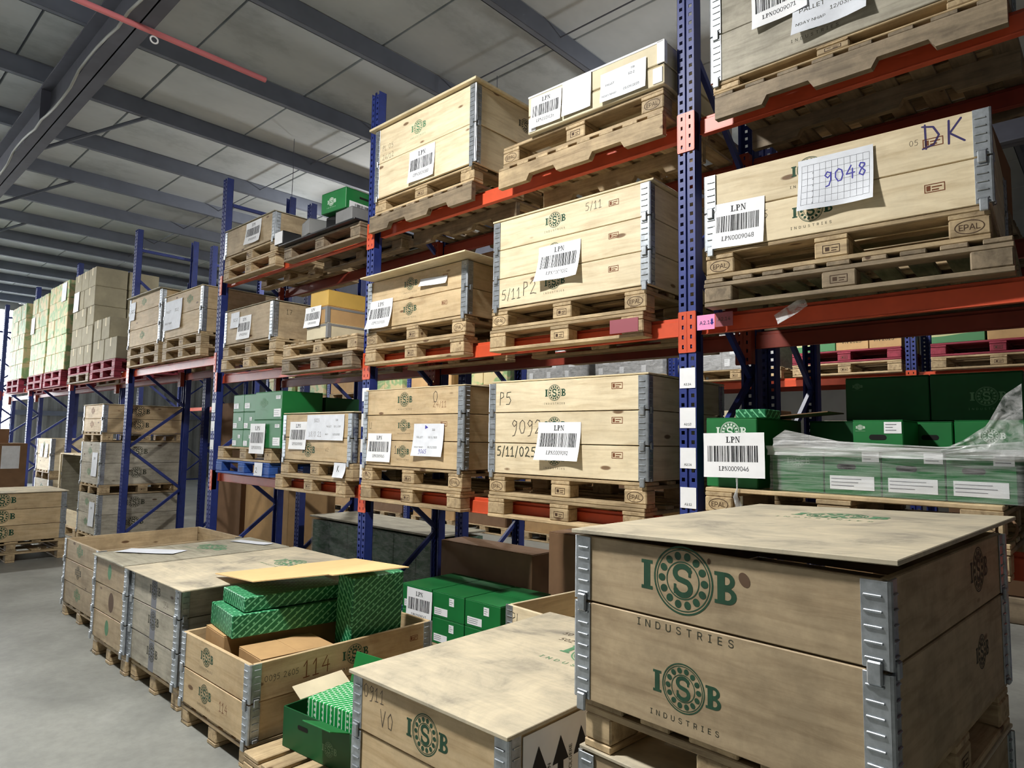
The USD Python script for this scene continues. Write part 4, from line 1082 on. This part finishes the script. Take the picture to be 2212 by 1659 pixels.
for x0, nm in ((-8.75, 'first'), (-2.8, 'second'), (-1.42, 'third'), (.12, 'fourth'), (1.45, 'fifth')):
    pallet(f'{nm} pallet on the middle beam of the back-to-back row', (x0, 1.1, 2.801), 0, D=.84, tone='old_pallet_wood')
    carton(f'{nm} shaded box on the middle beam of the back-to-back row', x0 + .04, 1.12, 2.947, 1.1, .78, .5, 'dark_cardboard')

for x0, w, h, nm in ((-1.6, 1.3, .82, 'broad'), (-2.85, 1.1, .62, 'narrow')):
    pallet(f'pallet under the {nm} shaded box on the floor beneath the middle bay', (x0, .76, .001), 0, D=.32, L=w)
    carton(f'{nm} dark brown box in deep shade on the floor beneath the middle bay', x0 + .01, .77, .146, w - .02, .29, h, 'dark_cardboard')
# ================================================================== row across the rear aisle
ZR, YR = 2.49, 5.11
far3 = []


def rear_load(nm, x0, tone, top, L=1.2):
    pallet(f'lower bare pallet {nm} across the rear aisle', (x0, YR, ZR + .001), 0, tone='pallet_wood')
    if top:
        pallet(f'upper {top} pallet {nm} across the rear aisle', (x0, YR, ZR + .146), 0, tone=tone)


rear_load('left of the distant blue upright', -1.28, 'red_pallet_paint', 'red')
p, b = carton('green and tan printed box left of the distant blue upright', -1.27, YR + .02, ZR + .2915, .49, .9, .34, 'green_tan_wave')
p, b = carton('tan box beside the green printed box, left of the distant blue upright', -.77, YR + .02, ZR + .2915, .35, .9, .34, 'cardboard')
tx, w = text('VN 2025', .04); on_front(b, put2(tx, .06, .08), 'dark_ink')
p, b = carton('tan box nearest to the distant blue upright on its left', -.41, YR + .02, ZR + .2915, .33, .9, .34, 'cardboard'); on_front(b, put2(tx, .04, .08), 'dark_ink')
rear_load('right of the distant blue upright', .2, 'red_pallet_paint', 'red')
carton('green waved box right of the distant blue upright', .21, YR + .02, ZR + .2915, .48, .9, .34, 'green_tan_wave')
p, b = carton('tan box at the right edge across the rear aisle', .71, YR + .02, ZR + .2915, .62, .9, .34, 'cardboard'); on_front(b, put2(tx, .12, .1), 'dark_ink')
for nm, x0 in (('behind the tall blue upright', -2.62), ('behind the P5 crate, right', -4.28), ('behind the P5 crate, left', -5.7)):
    pallet(f'bare pallet {nm} across the rear aisle', (x0, YR, ZR + .001), 0)
    for q in range(3):
        green_box(f'grey film-wrapped box with white tags, {("left", "middle", "right")[q]} of the load {nm}', x0 + .03 + .38 * q, YR + .02, ZR + .146, .37, .9, .48, tone='grey_carton', tags=((.3, .42, .62, .9), (.1, .1, .3, .3)))
    film_band('grey_wrap', f'grey film around the load {nm}', [(x0 + .02, YR + .9), (x0 + .02, YR + .002), (x0 + 1.18, YR + .002), (x0 + 1.18, YR + .9)], ZR + .147, ZR + .62, 'grey_film', .015, 6, int(abs(x0) * 10))
for nm, x0, mt in (('first distant load from the left', -14.7, 'tan_green_print'), ('second distant load from the left', -13.25, 'tan_green_print'), ('third distant load from the left', -11.75, 'cardboard'), ('fourth distant load from the left', -10.3, 'tan_green_print'), ('fifth distant load from the left', -8.8, 'cardboard'), ('sixth distant load from the left', -7.35, 'tan_green_print')):
    pallet(f'pallet under the {nm}', (x0, YR, ZR + .001), 0)
    far_stack(nm, x0, x0 + 1.2, 2, .42, mt, ZR + .147, None, YR + .02, .95, False, 1)
# floor-level loads across the rear aisle
for i, (x0, w, h, mt) in enumerate(((-14.65, 1.2, 1.5, 'cardboard'), (-13.2, 1.2, 1.8, 'dull_carton'), (-11.7, 1.1, 1.6, 'cardboard'), (-10.25, 1.2, 1.3, 'dark_cardboard'), (-8.7, 1.2, 1.75, 'cardboard'), (-7.3, 1.1, 1.5, 'dark_cardboard'), (-5.75, 1.2, 1.4, 'cardboard'), (-4.35, 1.1, 1.0, 'dark_cardboard'), (-2.75, .72, 1.95, 'cream_carton'), (-1.35, .9, 1.3, 'cardboard'), (.3, 1.2, 1.5, 'dark_cardboard'))):
    nm = ('first', 'second', 'third', 'fourth', 'fifth', 'sixth', 'seventh', 'eighth', 'ninth', 'tenth', 'eleventh')[i]
    pallet(f'pallet of the {nm} floor load from the left across the rear aisle', (x0 - .03, YR + .05, .001), 0)
    carton(f'tall box, {nm} floor load from the left across the rear aisle', x0, YR + .08, .146, w, .85, h, mt)
p, b = carton('small cream carton with a drawing on the tall box across the rear aisle', -.95, YR + .1, 1.448, .42, .6, .5, 'cream_carton'); on_front(b, put2(tri(unary_union([sbox(0, 0, .16, .012), Polygon([(.06, .02), (.1, .02), (.08, .14)])])), .1, .2), 'dark_ink')
for i, (x0, mt) in enumerate(((-1.75, 'red_pallet_paint_x'), (-1.45, 'rack_orange'))):
    carton(f'{("red", "orange")[i]} box end in the gap behind the green cartons', x0, 4.4, .001, .26, .4, 2.05, 'dark_cardboard' if i else 'dull_carton')

# ================================================================== crates along the aisle floor
pallet('pallet under the open crate at the left end of the aisle line', (-5.6 + .98, -1.44, .001), 90, D=.98, s=.85)
c = Crate('open empty crate at the left end of the aisle line', (-5.6, -1.45, .124), w=.98, d=1.22, hs=(.195, .195, .18), tone='brown_wood')
for k in range(3):
    c.logo(k, cx=.45, s=.05, mt='faded_green_ink' if k != 1 else 'dark_ink', line=False)
solo('inner_board', 'pale board lying inside the open crate at the left end', 'board', bx(-5.55, -4.68, -1.40, -.28, .5, .52), 'pale_lid')
pallet('pallet under the spotted brown crate, second from the left', (-4.165 + .735, -1.58, .001), 90, D=.735)
c = Crate('brown crate with green spots, second from the left in the aisle line', (-4.165, -1.6, .146), w=.735, d=1.2, hs=(.2, .2, .19), tone='brown_wood')
for k in (0, 2):
    c.put('front', k, put2(affinity_blob := tri(affinity.scale(Point(0, 0).buffer(.05, 8), .8, 1.1)), .36, .11), 'faded_green_ink', 'paint_spot')
c.put('front', 1, put2(tri(affinity.scale(Point(0, 0).buffer(.07, 8), .8, 1)), .42, .1), 'soot_stain', 'stain')
p, b, mv = lid('weathered plywood lid with a torn paper on the second crate of the aisle line', -4.17, -1.62, .7385, .7, 1.26, 'grey_lid', emblem=True, es=.1, ee=(.45, .62))
slip(p, (.1, .12, .0125), np.array([.8, .6, 0]), np.array([-.6, .8, 0]), .48, .2, [], .006, label='torn white paper lying on the lid')
slip(p, (.15, 1.0, .0125), np.array([.95, .3, 0]), np.array([-.3, .95, 0]), .4, .12, [], .004, label='white paper strip lying on the lid')
pallet('pallet under the whitish crate, third from the left', (-3.39 + .82, -1.56, .001), 90, D=.82, cross=False)
c = Crate('whitish crate with three emblems, third from the left in the aisle line', (-3.39, -1.58, .146), w=.82, d=1.2, hs=(.2, .2, .19), tone='grey_wood')
for k in range(3):
    c.logo(k, cx=.42, s=.052, mt='dark_ink', line=False)
    c.put('front', k, put2(tri(sbox(0, 0, .09, .19)), .37, .0), 'grey_ink', 'stripe', off=.0004)
c.write(2, '354', .58, .03, .04)
p, b, mv = lid('wide dusty plywood lid on the whitish crate of the aisle line', -3.45, -1.62, .7385, 1.02, 1.3, 'plywood_lid', emblem=True, es=.1, ee=(.62, .7), t=.009)
pallet('pallet under the low crate heaped with patterned green boxes', (-2.41 + .84, -1.6, .001), 90, D=.84, s=.9)
c = Crate('low two-collar crate marked 114 heaped with patterned green boxes', (-2.41, -1.61, .131), w=.84, d=1.19, hs=(.196, .196), tone='tan_wood', rz=0)
for k in range(2):
    c.logo(k, cx=.33, s=.045); c.logo(k, 'right', .62, .048)
c.write(1, '114', .3, .06, .085, 'brown_ink', 'right'); c.write(0, '114', .52, .08, .05, 'brown_ink'); c.stamp(1, 1.02, .1, .06, face='right'); c.write(1, '0095 2605', .08, .09, .03, 'dark_ink', 'right', w=.04)
carton('brown inner box low in the crate marked 114', -2.36, -1.5, .14, .3, .78, .405, 'cardboard', rz=-5)
carton('second brown inner box low in the crate marked 114', -1.97, -1.48, .14, .3, .42, .36, 'cardboard', rz=-4)
carton('wide green box with pale slanting lines in the crate marked 114', -2.37, -1.47, .547, .41, .8, .13, 'pattern_carton', rz=-8, seam=False)
carton('flat green box with pale slanting lines beneath the cardboard sheet', -2.33, -1.42, .678, .36, .62, .085, 'pattern_carton', rz=-6, seam=False)
solo('tall_carton', 'tall dark patterned green box leaning in the right of the crate marked 114', 'box', move(bx(0, .17, 0, .36, 0, .72, .006), (-1.825, -.97, .1405), rz=-.03, ry=.05), 'pattern_carton')
cs = Polygon([(0, 0), (.74, 0), (.76, .44), (1.06, .6), (1.0, 1.02), (.1, .98), (.12, .5), (.05, .46), (.1, .42)])
q_ = [(-2.68, -1.32), (-1.98, -1.41), (-1.66, -1.12), (-1.60, -1.13), (-1.31, -.82), (-2.07, -.66), (-2.33, -.93), (-2.30, -1.02), (-2.36, -.99)]
v, f = ext(Polygon(q_), .006); v[:, 2] += .769 + (v[:, 0] + 2.68) * .105 + (v[:, 1] + 1.32) * .05
solo('cardboard_sheet', 'unfolded plain cardboard sheet lying over the patterned green boxes', 'cardboard', (v, f), 'cardboard_sheet')

pallet('short pallet under the open green carton between two crates', (-1.5 + .78, -1.66, .001), 90, D=.78)
t = thing('open_carton', 'open green carton with raised flaps on the short pallet', 'box', (-1.42, -1.5, .146), 6)
w_, d_, h_ = .56, .42, .19
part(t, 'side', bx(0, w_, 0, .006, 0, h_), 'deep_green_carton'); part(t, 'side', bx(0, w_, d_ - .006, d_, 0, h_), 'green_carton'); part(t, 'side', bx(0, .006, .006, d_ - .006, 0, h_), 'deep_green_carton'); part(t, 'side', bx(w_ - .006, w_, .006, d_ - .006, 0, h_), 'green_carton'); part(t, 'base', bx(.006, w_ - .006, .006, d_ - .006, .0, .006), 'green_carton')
fl_ = part(t, 'flap', move(bx(0, w_, 0, .006, 0, .16), (0, d_ - .004, h_), rx=-.25), 'green_carton')
part(fl_, 'printed_emblem', move(flat((0, 0, 0), X3, Z3, put2(LOGO, .22, .085, .035)), (0, d_ - .004, h_), rx=-.25), 'white_ink')
part(t, 'flap', move(bx(0, .2, 0, .006, 0, .12), (.3, .0, h_ - .005), rx=1.2), 'green_carton')
part(t, 'flap', move(bx(-.006, 0, 0.1, d_, 0, .09), (0, 0, h_), ry=-1.0), 'cream_carton', label='flap showing its white inside')
on_front(t + '/side', put2(LOGO, .36, .08, .03), 'faded_white_ink', 'printed_emblem'); on_front(t + '/side', rrect(.12, .11, .2, .13, .009), 'black_void', 'hand_hole')
carton('bright green box with white stripes and dots in the open green carton', -1.32, -1.43, .155, .38, .27, .235, 'bright_pattern_carton', rz=8, seam=False)
slip(thing('paper_note', 'white paper standing behind the open green carton', 'paper', (-1.5, -1.05, .25)), (0, 0, 0), np.array([1, .1, 0]), np.array([0, .3, .95]), .2, .1, [], .02)

pallet('pallet under the crate with the three-arrow label', (-.54 + .82, -1.66, .001), 90, D=.82, L=1.2)
c = Crate('tan crate with a white three-arrow label in the near foreground', (-.555, -1.68, .146), w=.82, d=1.22, hs=(.2, .2, .2), tone='tan_wood')
c.logo(2, cx=.43, s=.062, line=False, lift=-.01); c.logo(1, cx=.43, s=.05, line=False); c.logo(0, cx=.43, s=.05, line=False)
c.write(2, 'VO', .17, .05, .06, 'pencil_ink', w=.03); c.write(2, '0911', .06, .13, .05, 'pencil_ink', w=.03)
S_ = part(c.p, 'arrow_label', bx(.823, .8262, .07, .47, .25, .585, .0005), 'paper', label='white label with three black arrows pointing up')
ar = unary_union([unary_union([sbox(x, .03, x + .03, .2), Polygon([(x - .028, .2), (x + .058, .2), (x + .015, .285)])]) for x in (.06, .175, .29)])
part(S_, 'arrows', flat((.8266, .07, .25), Y3, Z3, tri(ar)), 'black_ink')
for x, s_ in ((.125, 'NICHT STUERZEN'), (.24, 'NON CAPOVOLGERE'), (.36, 'DO NOT TURN OVER')):
    tx, w = text(s_, .016); part(S_, 'print', flat((.8266, .07, .25), Y3, Z3, put2(tx, x + .012, .03, 1, math.pi / 2)), 'dark_ink')
p, b, mv = lid('stained plywood lid with a faded green emblem, near foreground centre', -.575, -1.70, .7485, .86, 1.25, 'plywood_lid', emblem=True, es=.105, ee=(.72, .66), erot=0, t=.014)
for s_, x_, y_, h_ in (('50 214', .3, .98, .035), ('502 2211', .34, .9, .035), ('9012', .52, 1.05, .035), ('902 88', .6, .97, .035)):
    part(b, 'handwriting', flat((0, 0, .014), X3, Y3, put2(hand(s_, h_, .06), x_, y_)), 'pencil_ink')

pallet('floor pallet under the lower crate of the tall right foreground stack', (.44 + .88, -1.54, .001), 86.5, D=.87)
c = Crate('lower crate of the tall right foreground stack', (.44, -1.53, .146), w=.88, d=1.2, hs=(.29, .29), tone='brown_wood', rz=-3.5)
for k in range(2):
    c.logo(k, cx=.36, s=.05)
lid('thin board between the two stacked crates at the right foreground', .435, -1.535, .7285, .89, 1.22, 'plywood_lid', rz=-3.5, t=.011)
pallet('pallet between the two stacked crates at the right foreground', (.44 + .88 * math.cos(math.radians(3.5)), -1.525 - .88 * math.sin(math.radians(3.5)), .7405), 86.5, D=.87)
c = Crate('big upper crate with large green emblems and galvanised hinges, right foreground', (.437, -1.548, .886), w=.885, d=1.2, hs=(.297, .2), tone='brown_wood', rz=-3.5)
c.logo(1, cx=.375, s=.082, cy=.115, line=False); c.put('front', 0, put2(LOGO_LINE, .375, .398, .082), 'dark_ink', 'lettering'); c.logo(0, cx=.375, s=.058, cy=.125)
c.logo(1, 'right', .85, .06, 'dark_ink', False); c.logo(0, 'right', .85, .045, 'dark_ink', False)
c.put('front', 1, put2(tri(affinity.rotate(affinity.scale(Point(0, 0).buffer(.014, 8), 1, 1.4), 30)), .555, .145), 'soot_stain', 'stain')
c.put('front', 1, put2(tri(affinity.scale(Point(0, 0).buffer(.008, 8), .6, 1)), .455, .178), 'soot_stain', 'stain')
p, b, mv = lid('large loose plywood lid tilted on the big right foreground crate', .425, -1.57, 1.387, .93, 1.28, 'plywood_lid', rz=-3.5, tilt=(.004, -.034), emblem=True, es=.09, ee=(.5, .72), t=.013)
part(p, 'rope_loop', tube([(.9 + .03 * math.cos(a), 1.29 + .02 * math.sin(a), -.0 + .035 * math.sin(a)) for a in np.linspace(0, 2 * math.pi, 14)], .005, 6), 'dark_cardboard', True, label='rope loop at the far corner')

pallet('pallet under the open crate behind the near foreground lid', (-1.0, -.29, .001), -6, D=.7, L=.88)
c = Crate('open crate standing behind the near foreground lid', (-1.01, -.315, .146), w=.88, d=.7, hs=(.2, .2, .16), rz=-6)
c.write(2, 'PL', .04, .05, .07, 'dark_ink')
pallet('pallet under the green cartons beyond the crate marked 114', (-2.62, .12, .001), 0, D=.6)
k_ = 0
for z_ in range(2):
    for x_ in range(3):
        green_box(f'green carton with white tags beyond the 114 crate, {("lower", "upper")[z_]} {("left", "middle", "right")[x_]}', -2.55 + .36 * x_, .12, .146 + .191 * z_, .35, .55, .19, tags=((.08, .1, .5, .38), (.55, .55, .7, .85)))
s = thing('label_card', 'bar code label on the green cartons beyond the crate marked 114', 'label', (-2.48, .114, .26)); lpn_sheet(s, (0, 0, 0), X3, Z3, .3, .25, 'LPN0009043', .012, 43)
pallet('floor pallet beneath the right bay, right of the big foreground crate', (1.42, -.2, .001), 0, D=.9)
green_box('green carton low on the floor at the right edge', 1.6, -.15, .146, .35, .5, .4)
solo('plank', 'old grey plank with a white tag under the right bay', 'board', bx(1.2, 2.3, -.03, .02, 1.0, 1.1, .004), 'old_pallet_wood_x')

# ================================================================== roof services and lamps
XP = -4.24
p = solo('pipe', 'long thin red pipe hung beneath the rafter at the upper left', 'pipe', tube([(XP, YS + .3, 5.1), (XP, -.39, 5.1)], .026, 10), 'red_pipe_paint', True)
solo('pipe_hanger', 'small pale ring hanging from the red pipe', 'hanger', tmv(trimesh.creation.torus(.03, .007, 16, 8).apply_transform(trimesh.transformations.rotation_matrix(math.pi / 2, [0, 1, 0])).apply_translation([XP, -1.39, 5.035])), 'paper', True)
cb = [(x, -1.625, 5.14 + .045 * math.sin(x * 2.2) - .06 * ((i % 5) / 5)) for i, x in enumerate(np.linspace(-14, -3, 40))]
solo('cable', 'pale sagging cable along the underside of the rafter', 'cable', tube(cb, .013, 6), 'cable_grey', True)
for i, x in enumerate(PURLINS[9:14:2]):
    solo('sag_rod', f'thin dark brace bar between rafter and purlin, {("first", "second", "third", "fourth", "fifth", "sixth", "seventh")[i]} from the right', 'brace', tube([(x - .02, -.5, 5.62), (x - 1.0, -1.38, 5.2)], .022, 6), 'purlin_steel')
for i, (x, y) in enumerate(((-3.35, 1.9), (-6.6, 1.2), (-9.2, 3.0))):
    solo('hanging_wire', f'thin wire hanging from the roof, {("right", "middle", "left")[i]} one', 'wire', tube([(x, y, 5.79), (x + .01, y, 5.3), (x, y, 4.9)], .004, 5), 'purlin_steel')
solo('roof_wire', 'thin dark wire running along the roof above the racks', 'wire', tube([(-15, 1.72, 5.72), (3, 1.72, 5.72)], .008, 5), 'purlin_steel')
high_bay('high bay lamp over the near aisle, outside the top of the view', (-1.4, -3.05, 5.2), 960, 250)
high_bay('high bay lamp over the aisle far to the left', (-12, -3.5, 5.2), 700, 300)
high_bay('high bay lamp over the rear aisle', (-1.5, 3.5, 5.2), 420, 220)
high_bay('high bay lamp over the far part of the rear aisle', (-8, 3.5, 5.2), 380, 600)
